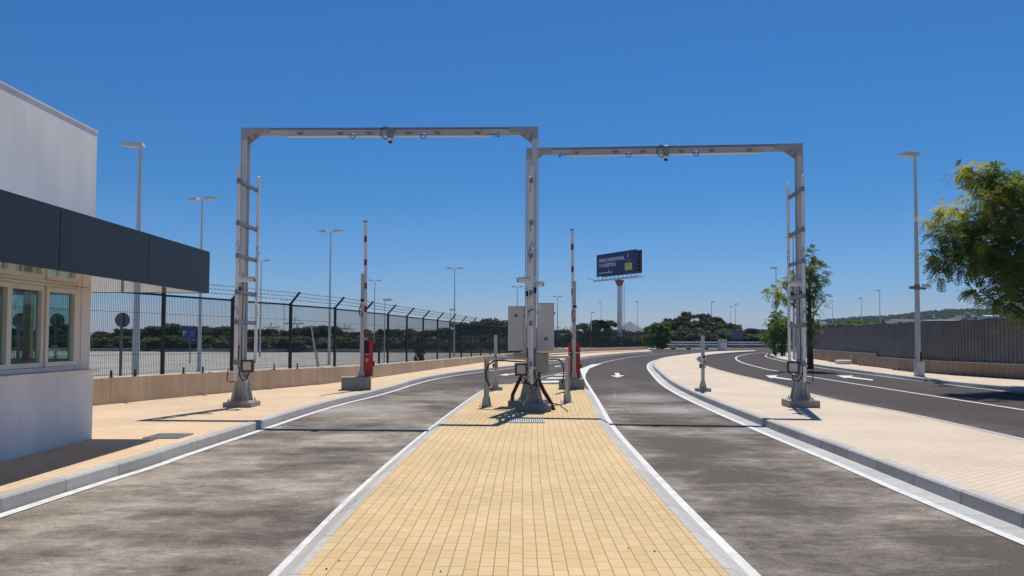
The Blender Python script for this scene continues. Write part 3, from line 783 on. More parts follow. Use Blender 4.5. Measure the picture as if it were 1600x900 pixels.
# ================================================================== BARRIERS
def barrier(loc,rz,z0,label,mastx,masty,pw,pd,ph,cabw,cab_dx,boom_dx,logo):
    e=empty('barrier_gate',(*loc,z0),rz,label,'barrier','red barrier gates with raised booms')
    MB().cbox((0,0,ph/2-.02),(pw,pd,ph+.04),.012).build('plinth',M['plinth'],e)
    b=MB(); b.cbox((cab_dx,.12,ph+.53),(cabw,.34,1.04),.02); b.box((cab_dx,.12,ph+1.06),(cabw+.02,.36,.025))
    cb=b.build('cabinet',M['red'],e)
    if logo:
        MB().box((cab_dx-.03,-.056,ph+.86),(.13,.008,.36)).build('boom_slot',M['black'],cb)
        MB().disc((cab_dx-.03,-.055,ph+.48),.045,14,(0,1,0),.006).build('round_logo',M['white'],cb)
        MB().disc((cab_dx-.03,-.059,ph+.48),.026,14,(0,1,0),.006).build('logo_center',M['red'],cb)
        m=MB()
        for k in range(8): m.box((cab_dx-.095+k*.018,-.054,ph+.655),(.012,.006,.022))
        m.build('maker_lettering',M['white'],cb)
    else:
        MB().box((cab_dx,-.056,ph+.80),(cabw-.04,.008,.035)).build('pale_stripe',M['boom'],cb)
        MB().box((cab_dx-.08,-.054,ph+.90),(.05,.006,.2)).box((cab_dx+.08,-.054,ph+.90),(.05,.006,.2)).build('side_slot',M['darkred'],cb)
    MB().box((cab_dx+cabw/2+.02,.05,ph+.38),(.05,.10,.14)).build('side_box',M['black'],cb)
    # silver mast
    b=MB(); mh=3.0-.0
    b.b2((mastx-.05,masty-.05,ph),(mastx-.03,masty+.05,ph+mh)); b.b2((mastx+.03,masty-.05,ph),(mastx+.05,masty+.05,ph+mh)); b.b2((mastx-.03,masty-.012,ph),(mastx+.03,masty+.012,ph+mh)); b.b2((mastx-.05,masty-.05,ph+mh),(mastx+.05,masty+.05,ph+mh+.01))
    ms=b.build('mast',M['galv'],e)
    b=MB(); b.prism([(mastx-.11,ph),(mastx+.11,ph),(mastx+.06,ph+.22),(mastx-.06,ph+.22)],masty-.062,masty-.052,'y'); b.prism([(mastx-.11,ph),(mastx+.11,ph),(mastx+.06,ph+.22),(mastx-.06,ph+.22)],masty+.052,masty+.062,'y'); b.b2((mastx-.15,masty-.13,ph),(mastx+.15,masty+.13,ph+.014)); b.build('foot_plate',M['foot'],ms)
    zc=ph+2.22
    c=MB(); c.tube([(mastx,masty-.05,zc),(mastx,masty-.14,zc)],.085,14); co=c.build('camera',M['alu'],e)
    MB().tube([(mastx,masty-.141,zc),(mastx,masty-.152,zc)],.052,14).build('lens',M['black'],co)
    c=MB(); c.tube([(mastx-.03,masty-.07,zc-.09),(mastx-.08,masty-.08,zc-.25),(mastx-.08,masty-.08,zc-.42),(mastx-.03,masty-.07,zc-.48),(mastx+.0,masty-.06,zc-.35)],.014,6); c.build('cable',M['darkgrey'],e)
    # raised boom
    z1,z2=ph+.78,4.93 
    b=MB(); bx=boom_dx; by=masty+.13; lean=-.012
    seg=[]; z=z1; i=0
    nb=11; st=(z2-z1)/nb
    for k in range(nb):
        mm=0 if k%2==0 else 1
        b.cur=mm; a=z1+k*st; c_=a+st
        if k%2==0: lo,hi=a-.08,c_+.08
        else: lo,hi=a+.08,c_-.08
        if k==0: lo=a
        if k==nb-1: hi=c_
        b.b2((bx+lean*(lo-z1)-.045,by-.03,lo),(bx+lean*(lo-z1)+.045,by+.03,hi))
    bo=b.build('boom',[M['boom'],M['boomred']],e)
    MB().box((bx+lean*(z2-z1),by,z2+.012),(.11,.08,.03)).build('end_cap',M['black'],bo)
    MB().box((bx,by,ph+.75),(.16,.1,.22)).build('boom_clamp',M['darkgrey'],e)
    if logo: MB().tube([(bx-.03,by-.04,ph+1.22),(bx+.03,by-.04,ph+1.22)],.09,12).build('reflector',M['darkred'],bo)
    return e
pl=gp(553,610,.14); barrier((pl.x,pl.y+.30),R(12),.14,'red barrier gate with raised boom on the left pavement',.15,-.12,.84,.62,.38,.30,.33,.26,True)
pr=gp(894,608.5,.10); barrier((pr.x,pr.y+.26),R(-3),.10,'red barrier gate with raised boom at the island tip',.08,-.16,.78,.5,.32,.36,.085,.055,False)

# small camera posts
def cpost(u,v,z0,label,h=1.55):
    q=gp(u,v,z0); e=empty('camera_post',(q.x,q.y+.12,z0),0,label,'camera post','short camera posts beside the lanes')
    MB().cbox((0,0,.04),(.42,.26,.12),.01).build('plinth',M['plinth'],e)
    b=MB(); b.b2((-.045,-.04,.10),(-.028,.04,h)); b.b2((.028,-.04,.10),(.045,.04,h)); b.b2((-.028,-.01,.10),(.028,.01,h)); b.b2((-.045,-.04,h),(.045,.04,h+.008)); b.build('post',M['galv'],e)
    b=MB(); b.prism([(-.10,.10),(.10,.10),(.05,.3),(-.05,.3)],-.055,-.047,'y'); b.prism([(-.10,.10),(.10,.10),(.05,.3),(-.05,.3)],.047,.055,'y'); b.build('foot_plate',M['foot'],e)
    c=MB(); c.tube([(0,-.04,1.0),(0,-.12,1.0)],.075,14); co=c.build('camera',M['alu'],e); MB().tube([(0,-.121,1.0),(0,-.13,1.0)],.045,14).build('lens',M['black'],co)
    MB().box((-.07,0,.74),(.05,.07,.12)).build('switch_box',M['black'],e)
    MB().tube([(.02,-.06,.93),(.06,-.06,.82),(.06,-.06,.70),(.02,-.05,.66),(0,-.05,.78)],.012,6).build('cable',M['darkgrey'],e)
cpost(1100,612,.14,'short galvanised camera post standing on the pink median',1.60)
cpost(774,610,.10,'short galvanised camera post at the left edge of the island',1.65)

# drain grates
def grate(name,pts,z,label,cat,nbar):
    (x0,y0),(x1,y1)=pts; b=MB(); b.b2((x0,y0,z-.02),(x1,y1,z+.004)); o=b.build(name,M['darkgrey']); tag(o,label,cat)
    g=MB(); 
    for k in range(nbar): 
        xx=x0+(k+.5)*(x1-x0)/nbar; g.b2((xx-.011,y0+.015,z+.0045),(xx+.011,y1-.015,z+.014))
    g.b2((x0,y0,z+.0045),(x1,y0+.014,z+.015)); g.b2((x0,y1-.014,z+.0045),(x1,y1,z+.015)); g.build('grille',M['galv_dark'] if nbar>20 else M['galv'],o)
a=gp(795,661,.10); c=gp(850,655.5,.10); grate('drain_grate',((a.x,a.y),(c.x,c.y)),.10,'ribbed metal drain grate in the ochre island paving','drain',16)
a=gp(222,685.5,.14); c=gp(303,678.5,.14); grate('drain_grate',((a.x,a.y),(c.x,c.y)),.14,'metal grating in the left pavement near the canopy shadow','drain',34)

# ================================================================== STREET LAMPS
def lamp_head(root,x,z,dx,name='lamp_head',L_=.72):
    b=MB(); s=dx
    b.prism([(x,z),(x+s*.05,z+.12),(x+s*L_*.6,z+.15),(x+s*L_,z+.08),(x+s*L_,z+.02),(x+s*.12,z-.05)],-.16,.16,'y')
    o=b.build(name,M['pole'],root)
    b=MB(); b.box((x+s*L_*.52,0,z-.028),(L_*.62,.22,.02),Matrix.Rotation(-s*.08,3,'Y')); b.build('glass',M['lens'],o)
def lamp(x,y,z,h,kind,label,rz=0,grp='street lamps around the car park',r=.10,arm=.28,rb=None):
    e=empty('street_lamp',(x,y,z),rz,label,'street lamp',grp)
    rb=rb or r
    b=MB(); b.tube([(0,0,0),(0,0,1.0),(0,0,h)],[rb,rb*.92,rb*.42],12); b.build('pole',M['pole'],e,smooth=True)
    MB().box((0,0,.01),(.34,.34,.03)).build('base_plate',M['pole'],e)
    if z>-5 and r>.11: MB().box((0,-rb*.97,.9),(.10,.02,.35)).build('access_door',M['pole'],e)
    dirs=(-1,1) if kind=='double' else ((-1,) if kind=='left' else (1,))
    if kind=='double':
        MB().tube([(-arm,0,h-.02),(0,0,h-.06),(arm,0,h-.02)],.035,6).build('cross_arm',M['pole'],e)
        for d in dirs: lamp_head(e,d*arm,h,d)
    else:
        MB().tube([(0,0,h-.08),(0,0,h-.02),(dirs[0]*.06,0,h)],.045,6).build('arm',M['pole'],e)
        lamp_head(e,-dirs[0]*.14,h,dirs[0],L_=.80)
    return e
ZL=-.46
def lampu(u,vt,h,kind,label,z=ZL,**k):
    # distance from the photo height of the head and the real height h of the lamp above z
    yh=525.0+(u-80)*.0043
    d=(z+h-EYE.z)*F/(528+(u-780)*.0044-vt); q=at(u,500,d)
    return lamp(q.x,d,z,h,kind,label,**k)
lampu(213.5,226,9.6,'left','tall single street lamp just beyond the gatehouse canopy',rz=R(8),r=.12,rb=.15)
lampu(312.5,310,10.5,'double','twin headed street lamp over the corner of the canopy',rz=R(-20),r=.12)
lampu(515,361,10.5,'double','tallest twin headed lamp left of the left red barrier',rz=R(-14),r=.12)
lampu(407,407,10.5,'double','twin headed lamp seen just right of the left gantry post',r=.12)
lampu(585,438,10.5,'double','twin headed lamp just right of the left red barrier',r=.12)
lampu(710,419,10.5,'double','twin headed lamp standing midway between left barrier and island',r=.12)
lampu(808,448,10.5,'double','twin headed lamp partly hidden behind the island posts',r=.12)
lampu(871,463,10.5,'double','twin headed lamp just left of the island barrier boom',r=.12)
lampu(444,469,10.5,'double','small distant twin headed lamp right of the left gantry',r=.12)
lampu(466,482,10.5,'double','smallest distant twin headed lamp left of the tallest twin lamp',r=.12)
lampu(601,469,5.2,'right','low dark single lamp rising over the fence beside a post',r=.06)
lampu(704,484,5.2,'right','low dark single lamp beyond the fence, left of the island',r=.06)
lampu(939,473,10.5,'left','thin distant lamp just left of the billboard pole',z=0,r=.10)
lampu(924,488,6.5,'right','shorter thin lamp left of the billboard pole',z=0,r=.10)
lampu(996,471,10.5,'left','thin lone lamp just right of the billboard pole',z=0,r=.10)
lampu(1112,472,9.5,'right','tall thin lamp over the dark trees past the junction',z=0,r=.12)
lampu(1141,479,9.5,'right','shorter of two neighbouring lamps past the junction',z=0,r=.10)
lampu(1149,475,9.5,'right','taller of two neighbouring lamps past the junction',z=0,r=.10)
lampu(1301,470,9.5,'left','distant lamp behind the sheet fence nearest the tall street tree',z=0,r=.10)
lampu(1346,466,9.5,'left','middle distant lamp of three behind the grey sheet fence',z=0,r=.10)
lampu(1375,454,9.5,'left','tallest distant lamp of three behind the grey sheet fence',z=0,r=.10)
G2='street lamps along the right road'
lampu(1213,419,9.4,'left','street lamp beyond the slim roadside trees on the right',z=.14,grp=G2,r=.12)
lampu(1240.5,371,9.4,'left','street lamp half hidden behind the right gantry ladder',z=.14,grp=G2,r=.12)
q=gp(1435,588,.14); big_l=lamp(q.x,q.y,.14,9.32,'left','tall pale street lamp with a camera halfway up, on the right',grp=G2,r=.10,rb=.125)
MB().b2((-.13,-.14,.0),(.20,.12,.60)).build('access_door',M['pole'],big_l)
MB().b2((.03,-.135,.64),(.09,-.09,1.02)).build('hatch',M['black'],big_l)
MB().tube([(0,0,3.63),(0,0,3.85)],.115,12).build('camera_band',M['galv_dark'],big_l)
bullet(big_l,.30,-.12,3.78,.9,-.35,.30,-.05); MB().tube([(.05,0,3.72),(.3,-.1,3.66)],.05,8).tube([(.3,-.1,3.66),(.42,-.12,3.95)],.025,6).box((-.24,-.05,3.72),(.16,.14,.12)).build('camera_mount',M['galv_dark'],big_l)

# ================================================================== BILLBOARD
D=150.0
c0=at(968,540,D); bb=empty('billboard',(c0.x,D,0),R(0),'navy two sided billboard on one tall grey column','billboard')
def lz(v,u=968,dd=150.0): return at(u,v,dd).z
MB().tube([(0,0,0),(0,0,lz(437))],[.46,.40],20).build('column',M['cab'],bb,smooth=True)
MB().tube([(0,0,lz(447)),(0,0,lz(438))],[.42,.95],12).build('collar',M['rust'],bb)
m=MB()
for k in range(38): m.b2((.46,-.55,.8+k*.3),(.92,-.52,.85+k*.3))
m.b2((.44,-.56,.8),(.49,-.52,12.0)); m.b2((.88,-.56,.8),(.93,-.52,12.0)); m.build('ladder',M['galv_dark'],bb)
angA=R(60); rA=Matrix.Rotation(-angA,3,'Z'); W_,H_=12.4,4.35
n_=rA@Vector((0,-1,0)); PC=Vector((at(962.5,412,D).x-c0.x,0,lz(411.8)))
def onface(x,z,dy=-.075): return PC+rA@Vector((x,dy,z))
pa=MB().box(PC,(W_,.12,H_),rA).build('advert_panel',M['navy'],bb)
def text(s,size,x,z,m,name,parent,sx=1.0):
    cu=bpy.data.curves.new(name,'FONT'); cu.body=s; cu.size=size; cu.extrude=.012; cu.offset=.02; cu.materials.append(m)
    o=bpy.data.objects.new(name,cu); col.objects.link(o); o.parent=parent
    o.location=onface(x,z); o.rotation_euler=(R(90),0,-angA); o.scale=(sx,1,1); return o
text('SUELO INDUSTRIAL',.92,-W_/2+.85,.62,M['white'],'lettering',pa,sx=1.0)
text('Y LOG\u00cdSTICA',.92,-W_/2+.85,-.38,M['white'],'lettering',pa,sx=1.0)
m=MB()
for k in range(15):
    if k==10: continue
    m.box(onface(-W_/2+.95+k*.30,-1.55),(.21,.02,.17+.07*(k%3==0)),rA)
m.box(onface(-W_/2+.95+10*.30,-1.35),(.13,.02,.62),rA); m.build('small_lettering',M['white'],pa)
m=MB(); m.box(onface(3.7,1.15),(.5,.02,.6),rA); m.box(onface(3.85,1.5),(.3,.02,.3),rA); m.box(onface(3.8,.42),(2.2,.02,.09),rA); m.box(onface(3.8,.2),(1.0,.02,.09),rA); m.build('emblem',M['dimwhite'],pa)
ys=MB().box(onface(3.9,-.85),(2.1,.02,1.38),rA).build('yellow_square',M['yellow'],pa)
m=MB(); m.box(onface(3.9,-.75,-.09),(.24,.01,.6),rA); m.box(onface(3.9,-.62,-.09),(.8,.01,.12),rA); m.box(onface(3.9,-1.25,-.09),(1.4,.01,.08),rA); m.build('square_symbol',M['beige'],ys)
MB().box(PC-n_*1.25,(W_,.12,H_),rA).build('rear_panel',M['navy'],bb)
m=MB()
for xx in (W_/2-.15,-W_/2+.15):
    for k in range(7):
        m.box(PC-n_*.62+rA@Vector((xx,0,-H_/2+.25+k*(H_-.5)/6)),(.12,1.1,.12),rA)
    for dd in (.12,1.12): m.box(PC-n_*dd+rA@Vector((xx,0,0)),(.16,.12,H_),rA)
m.build('side_lattice',M['rust'],bb)
CZ=PC.z-H_/2-.75
m=MB(); m.box(Vector((PC.x,PC.y,CZ))-n_*.5,(W_*1.04,2.2,.10),rA); m.box(Vector((PC.x,PC.y,CZ-.12))+n_*.62,(W_*1.04,.08,.34),rA)
for k in range(10): m.box(Vector((PC.x,PC.y,CZ+.42))+rA@Vector((-W_/2+.3+k*(W_-.6)/9,.1,0)),(.11,.11,.75),rA)
m.build('catwalk',M['galv'],bb)
for sx_ in (-1,1):
    q0=Vector((PC.x,PC.y,CZ+.1))+rA@Vector((sx_*W_/2,-.6,0)); q1=q0+Vector((sx_*1.15,-.4,.18))
    m=MB(); m.tube([q0,q1],.05,6); m.box(q1,(.42,.3,.14)); m.build('spotlight_arm',M['galv'],bb)

# ================================================================== SIGNS in the car park
def signpost(name,u,vt,d,z0,label,kind):
    t=at(u,vt,d); e=empty(name,(t.x,d,z0),0,label,'sign'); h=t.z-z0
    return e,h
e,h=signpost('road_sign',190,500,24.5,ZL,'round road sign seen from behind on a grey post','x')
MB().tube([(0,0,0),(0,0,h+.2)],.045,10).build('post',M['signback'],e)
MB().disc((0,.06,h),.235,28,(0,1,0),.02).build('disc',M['signback'],e)
MB().b2((.03,.02,h-.2),(.06,.05,h+.2)).build('clamp',M['darkgrey'],e)
for u_,v_,d_,lb in ((88,501,27,'round road sign seen through the right gatehouse window'),(30,501,25,'round road sign seen through the left gatehouse window')):
    e,h=signpost('road_sign',u_,v_,d_,ZL,lb,'x')
    MB().tube([(0,0,0),(0,0,h+.2)],.045,10).build('post',M['signback'],e); MB().disc((0,.06,h),.25,28,(0,1,0),.02).build('disc',M['signback'],e); MB().b2((.03,.02,h-.2),(.06,.05,h+.2)).build('clamp',M['darkgrey'],e)
e,h=signpost('parking_sign',294.5,521,62,ZL,'blue parking sign with a white P on a thin post','x')
MB().tube([(.15,0,0),(.15,0,h)],.05,8).build('post',M['signback'],e)
b=MB(); b.box((-.26,-.06,h),(.42,.03,.95)); b.box((.33,-.06,h+.03),(.62,.03,.90)); sb=b.build('sign_panel',M['signblue'],e)
cu=bpy.data.curves.new('lettering','FONT'); cu.body='P'; cu.size=.55; cu.align_x='CENTER'; cu.extrude=.01; cu.materials.append(M['white']); o=bpy.data.objects.new('lettering',cu); col.objects.link(o); o.parent=sb; o.location=(-.26,-.085,h-.18); o.rotation_euler=(R(90),0,0)
MB().box((.33,-.08,h+.15),(.4,.01,.06)).box((.33,-.08,h),(.46,.01,.06)).box((.33,-.08,h-.15),(.3,.01,.06)).build('small_lettering',M['dimwhite'],sb)
e,h=signpost('notice_board',592.5,536,33,ZL,'small dark brown notice board on a stub post behind the fence','x')
MB().b2((-.04,-.04,0),(.04,.04,h)).build('post',M['darkgrey'],e); MB().box((0,-.05,h+.02),(.28,.06,.34)).build('board',mat('brown_board',(.07,.045,.04),.6),e)
# sign panel past the junction
q=gp(1152,546,0); e=empty('road_sign',(q.x,q.y,0),0,'grey blue direction sign panel on two posts past the junction','sign')
sx=q.y/F
MB().b2((-6*sx,0,0),(-5.4*sx,.06,15*sx)).build('post',M['pole'],e); MB().b2((5.4*sx,0,0),(6*sx,.06,15*sx)).build('post',M['pole'],e)
MB().b2((-9*sx,-.08,16*sx),(9*sx,-.02,30*sx)).build('sign_panel',mat('grey_blue_sign',(.17,.21,.30),.5),e)
q=gp(1130.5,548,.14); e=empty('utility_cabinet',(q.x,q.y+.5,.14),0,'pale grey utility cabinet at the far end of the median','cabinet'); sx=q.y/F
MB().b2((-5.8*sx,-.35,.1),(5.8*sx,.35,18*sx)).build('body',M['cab'],e); MB().b2((-6.1*sx,-.4,0),(6.1*sx,.4,.1)).build('base',M['plinth'],e)
MB().b2((-5.3*sx,-.37,.2),(-.2*sx,-.352,17*sx)).build('door',M['cab'],e); MB().b2((.2*sx,-.37,.2),(5.3*sx,-.352,17*sx)).build('door',M['cab'],e)
m=MB()
for k in range(5): m.b2((-4.3*sx,-.385,12.5*sx+k*.09),(-1.2*sx,-.372,12.5*sx+k*.09+.04)); m.b2((1.2*sx,-.385,12.5*sx+k*.09),(4.3*sx,-.372,12.5*sx+k*.09+.04))
m.build('vent',M['darkgrey'],e)

# crash barriers past the junction
def crash(u0,u1,d,zb,label):
    a=at(u0,530,d); c=at(u1,530,d); e=empty('crash_barrier',(a.x,d,0),0,label,'crash barrier','crash barriers past the junction'); L=c.x-a.x
    m=MB()
    for zz in (zb+.62,zb+1.05): 
        m.prism([(-.06,zz-.12),(0,zz-.06),(-.06,zz),(0,zz+.06),(-.06,zz+.12),(-.02,zz+.12),(.04,zz+.06),(-.02,zz),(.04,zz-.06),(-.02,zz-.12)],0,L,'x')
    m.build('rail',M['alu'],e)
    n=int(L/2.2)
    for k in range(n+1): MB().b2((k*L/n-.06,.04,zb-.2),(k*L/n+.06,.16,zb+1.1)).build('post',M['darkgrey'],e)
crash(1019,1128,139,.05,'double white crash barrier rail left of the far cabinet')
crash(1137,1238,146,.05,'double white crash barrier rail right of the far cabinet')
a=at(1015,530,141); c=at(1240,530,148)
tag(MB().b2((a.x,141,-.1),(c.x,141.4,.30)).build('low_wall',M['plinth']),'low pale concrete kerb wall under the white crash barriers','low wall')
# bollards at the far junction
for k,u in enumerate((1052,1076,1103)):
    q=gp(u,546,0); o=MB().cbox((0,0,.15),(.7,.4,.36),.05).build('concrete_block',M['darkgrey']); o.location=(q.x,q.y,0)
    tag(o,['leftmost small dark concrete block at the far junction','middle small dark concrete block at the far junction','small dark concrete block beside the far cabinet'][k],'concrete block','concrete blocks at the far junction')

# car park details: low rails, far kerb wall, leaning white pole, poles
def lowrail(u0,u1,d,z,label):
    a=at(u0,560,d); c=at(u1,560,d); e=empty('low_rail',(a.x,d,ZL),0,label,'rail','low dark rails in the car park'); L=c.x-a.x
    MB().tube([(0,0,z),(L,0,z)],.035,6).build('rail',M['darkgrey'],e)
    for k in range(3): MB().tube([(.1+k*(L-.2)/2,0,0),(.1+k*(L-.2)/2,0,z)],.03,6).build('post',M['darkgrey'],e)
lowrail(118,282,31,.42,'low dark horizontal rail in the gravel beside the round sign')
lowrail(330,490,33,.42,'low dark horizontal rail behind the left gantry foot')
lowrail(470,560,36,.30,'low dark rail in the gravel left of the left barrier')
a=at(60,548,112); c=at(800,548,112)
tag(MB().b2((a.x-30,112,-.5),(c.x,112.4,-.02)).build('low_wall',M['plinth']),'long low grey wall between the car park and the trees','low wall')
e=empty('leaning_pole',(*at(503,530,30).xy,ZL),0,'pair of thin white poles leaning together behind the fence','pole')
MB().tube([(.0,0,0),(-.42,0,2.6)],.03,6).tube([(.05,0,0),(-.2,0,1.6)],.025,6).build('pole',M['alu'],e)
tag(MB().cbox((0,0,0),(1,1,1),.1).build('rubble_bag',M['white']),'small white rubble bag at the foot of the brown wall','bag')
o=bpy.data.objects['rubble_bag']; q=gp(1318,569,.14); o.location=(q.x,q.y,.27); o.scale=(.9,.5,.26)

# ================================================================== RIGHT SHEET FENCE
S2=arclen(RW); step_s=min((abs(proj_u(sample(RW,S2,k*.1),.5)-1370),k*.1) for k in range(int(S2[-1]/.1)) if sample(RW,S2,k*.1).y>10)[1]
wb=MB(); N2=normals(RW)
def rtop(s): return .70 if s<step_s else .86
pts=[k*.5 for k in range(int(S2[-1]/.5)+1)]+[S2[-1]]
prev=None; rows=[]
ss=sorted(set(pts+[step_s-.001,step_s+.001]))
for s in ss:
    p=sample(RW,S2,s); q=sample(RW,S2,min(s+.3,S2[-1])); q0=sample(RW,S2,max(s-.3,0)); t=(q-q0).normalized(); n=Vector((t.y,-t.x)); z=rtop(s)
    b0=len(wb.v)
    for oo,zz in ((0,.05),(0,z),(.25,z),(.25,-.4)): w_=p+n*oo; wb.v.append((w_.x,w_.y,zz))
    if prev is not None:
        for j in range(3): wb.face((prev+j,prev+j+1,b0+j+1,b0+j),[(sp_,j*.3),(sp_,j*.3+.3),(s,j*.3+.3),(s,j*.3)])
    prev=b0; sp_=s
tag(wb.build('boundary_wall',M['wallbrown']),'low brown stained concrete wall under the grey sheet fence','low wall')
cap=MB()
for s0_,s1_,z in ((0,step_s,.70),(step_s,S2[-1],.86)):
    pp=[sample(RW,S2,s0_+(s1_-s0_)*k/60) for k in range(61)]
    sweep(pp,[(.03,z-.02),(.03,z+.025),(-.28,z+.025),(-.28,z-.02)],cap)
tag(cap.build('wall_coping',M['plinth']),'pale thin coping strip along the top of the brown wall','coping')
sf=empty('sheet_fence',(*RW[-1],.8),0,'tall corrugated grey steel sheet fence on the right','fence')
sroot=Vector(sf.location)
BL=2.4; nb=min(95,int(S2[-1]/BL))
for k in range(nb):
    a=sample(RW,S2,S2[-1]-(k+1)*BL); b_=sample(RW,S2,S2[-1]-k*BL); t=(b_-a).normalized(); n=Vector((t.y,-t.x)); s_mid=S2[-1]-(k+.5)*BL; z=rtop(s_mid)+.03
    zt=2.52+.1*max(0,min(1,(33-a.y)/8))
    m=MB(); nr=12; 
    prof=[]
    for i in range(nr):
        for f_,o_ in ((0,0),(.36,0),(.5,.045),(.86,.045)): prof.append(((i+f_)*BL/nr,o_))
    prof.append((BL,0))
    for x,o_ in prof:
        q=a+t*x+n*(.10+o_); m.v.append((q.x-sroot.x,q.y-sroot.y,z-sroot.z)); m.v.append((q.x-sroot.x,q.y-sroot.y,zt-sroot.z+.012*((k*7)%3)))
    for i in range(len(prof)-1): m.face((2*i,2*i+1,2*i+3,2*i+2))
    m.build('sheet_panel',M['sheet'],sf,recalc=False)
# soil at the foot of the wall
so=MB(); rr=random.Random(8)
for k in range(1400):
    s=rr.uniform(0,S2[-1]); 
    p=sample(RW,S2,s)
    if p.y<20: continue
    w=math.sin(s*.37)+math.sin(s*.91+1)
    if w<.35: continue
    t=(sample(RW,S2,min(s+.3,S2[-1]))-p); t=t.normalized() if t.length>0 else Vector((0,1)); n=Vector((-t.y,t.x))
    q=p+n*rr.uniform(0,.45)**1.3; r_=rr.uniform(.03,.10)
    so.tube([(q.x,q.y,.13),(q.x,q.y,.14+r_*.8)],[r_,r_*.4],5)
tag(so.build('soil',M['soil']),'brown crumbled soil along the foot of the wall','soil',None,'stuff')

# ================================================================== TREES
def leaf_quads(mb,rng,c,rad,n,ll,lw,droop=.2,elong=True):
    for _ in range(n):
        while True:
            d=Vector((rng.uniform(-1,1),rng.uniform(-1,1),rng.uniform(-1,1)))
            if d.length<=1: break
        d=d*(.55+.45*rng.random())
        p=Vector(c)+Vector((d.x*rad[0],d.y*rad[1],d.z*rad[2]))
        ax=Vector((rng.gauss(0,1),rng.gauss(0,1),rng.gauss(0,.6)-droop)).normalized()
        sd=ax.cross(Vector((rng.gauss(0,1),rng.gauss(0,1),rng.gauss(0,1)))).normalized()
        l=ll*rng.uniform(.6,1.3)/2; w=lw*rng.uniform(.7,1.2)/2
        b=len(mb.v)
        mb.v += [tuple(p-ax*l),tuple(p+sd*w),tuple(p+ax*l),tuple(p-sd*w)]
        mb.face((b,b+1,b+2,b+3))
def sprays(mb,rng,c,rad,n,nl=9,fl=.34,ll=.11,lw=.034):
    """pinnate leaves: a rachis with leaflets on both sides"""
    for _ in range(n):
        while True:
            d=Vector((rng.uniform(-1,1),rng.uniform(-1,1),rng.uniform(-1,1)))
            if d.length<=1: break
        p=Vector(c)+Vector((d.x*rad[0],d.y*rad[1],d.z*rad[2]))
        ax=(d*.9+Vector((rng.gauss(0,.5),rng.gauss(0,.5),rng.gauss(-.15,.4)))).normalized()
        sd=ax.cross(Vector((rng.gauss(0,.4),rng.gauss(0,.4),1))).normalized()
        if sd.length<.1: continue
        nn=ax.cross(sd)
        for k in range(nl):
            t=(k+1)/nl
            q=p+ax*(fl*t)-Vector((0,0,1))*fl*.35*t*t
            for s in (-1,1):
                a=(sd*s+ax*.55+nn*rng.uniform(-.25,.25)).normalized()
                l=ll*(1-.35*abs(t-.5)); e1=q+a*l*.5; w=nn.cross(a).normalized()*lw*.5
                b=len(mb.v); mb.v += [tuple(q),tuple(e1+w),tuple(q+a*l),tuple(e1-w)]; mb.face((b,b+1,b+2,b+3))
def far_tree(name,seed,h,w,m,style='round'):
    rng=random.Random(seed); e=empty(name,(0,0,0))
    tb=MB(); tb.tube([(0,0,-.3),(rng.uniform(-.1,.1),0,h*.25),(rng.uniform(-.2,.2),0,h*.6)],[.16*h/5,.12*h/5,.04],7)
    for k in range(6):
        a=rng.uniform(0,6.28); z=h*rng.uniform(.2,.45); tb.tube([(0,0,z),(math.cos(a)*w*.22,math.sin(a)*w*.22,z+h*.18),(math.cos(a)*w*.36,math.sin(a)*w*.36,z+h*.3)],[.07,.05,.02],5)
    tb.build('trunk',M['bark'],e)
    c=MB(); nc=26 if style!='tall' else 24
    for k in range(nc):
        a=rng.uniform(0,6.28)
        if style=='round': rr_=rng.random()**.5*w*.40; z=h*(.50+rng.uniform(-.42,.38)*(1-.5*(rr_/(w*.5))**2)); r=(w*rng.uniform(.13,.21),)*2+(h*rng.uniform(.09,.15),)
        elif style=='pine': rr_=rng.random()**.5*w*.42; z=h*(.78+rng.uniform(-.12,.14)); r=(w*rng.uniform(.13,.2),)*2+(h*rng.uniform(.06,.11),)
        elif style=='bush': rr_=rng.random()**.5*w*.45; z=h*(.35+rng.uniform(-.3,.4)); r=(w*rng.uniform(.12,.2),)*2+(h*rng.uniform(.12,.22),)
        else: rr_=rng.random()**.5*w*.32; z=h*rng.uniform(.25,.93); r=(w*rng.uniform(.12,.2),)*2+(h*rng.uniform(.06,.1),)
        leaf_quads(c,rng,(rr_*math.cos(a),rr_*math.sin(a),z),r,190,.36,.24)
    c.build('crown',m,e,recalc=False)
    return e
GL='trees beyond the car park'
protos=[('r1',far_tree('broadleaf_tree',1,5.0,5.2,M['leaf_far'])),('r2',far_tree('broadleaf_tree',2,5.0,4.6,M['leaf_far'])),('r3',far_tree('olive_tree',3,4.2,4.6,M['leaf_olive'])),
 ('p1',far_tree('stone_pine',4,6.0,5.2,M['leaf_far'],'pine')),('t1',far_tree('eucalyptus_tree',5,8.0,4.4,M['leaf_far'],'tall')),('b1',far_tree('shrub',6,2.6,5.0,M['leaf_olive'],'bush')),('g1',far_tree('broadleaf_tree',7,4.6,4.6,M['leaf_bright'])),('b2',far_tree('shrub',9,2.6,5.0,M['leaf_far'],'bush'))]
PH={'r1':5.0*.98,'r2':4.9,'r3':4.1,'p1':5.7,'t1':7.7,'b1':2.3,'g1':4.6,'b2':2.3}
PD=dict(protos); used=set()
LBL={'r1':'dense dark green tree','r2':'rounded dark green tree','r3':'grey green olive tree','p1':'flat topped stone pine','t1':'tall slender dark tree','b1':'low grey green shrub','g1':'light green tree','b2':'low dark green shrub'}
CAT={'p1':'pine tree','b1':'shrub','b2':'shrub'}
rt=random.Random(77)
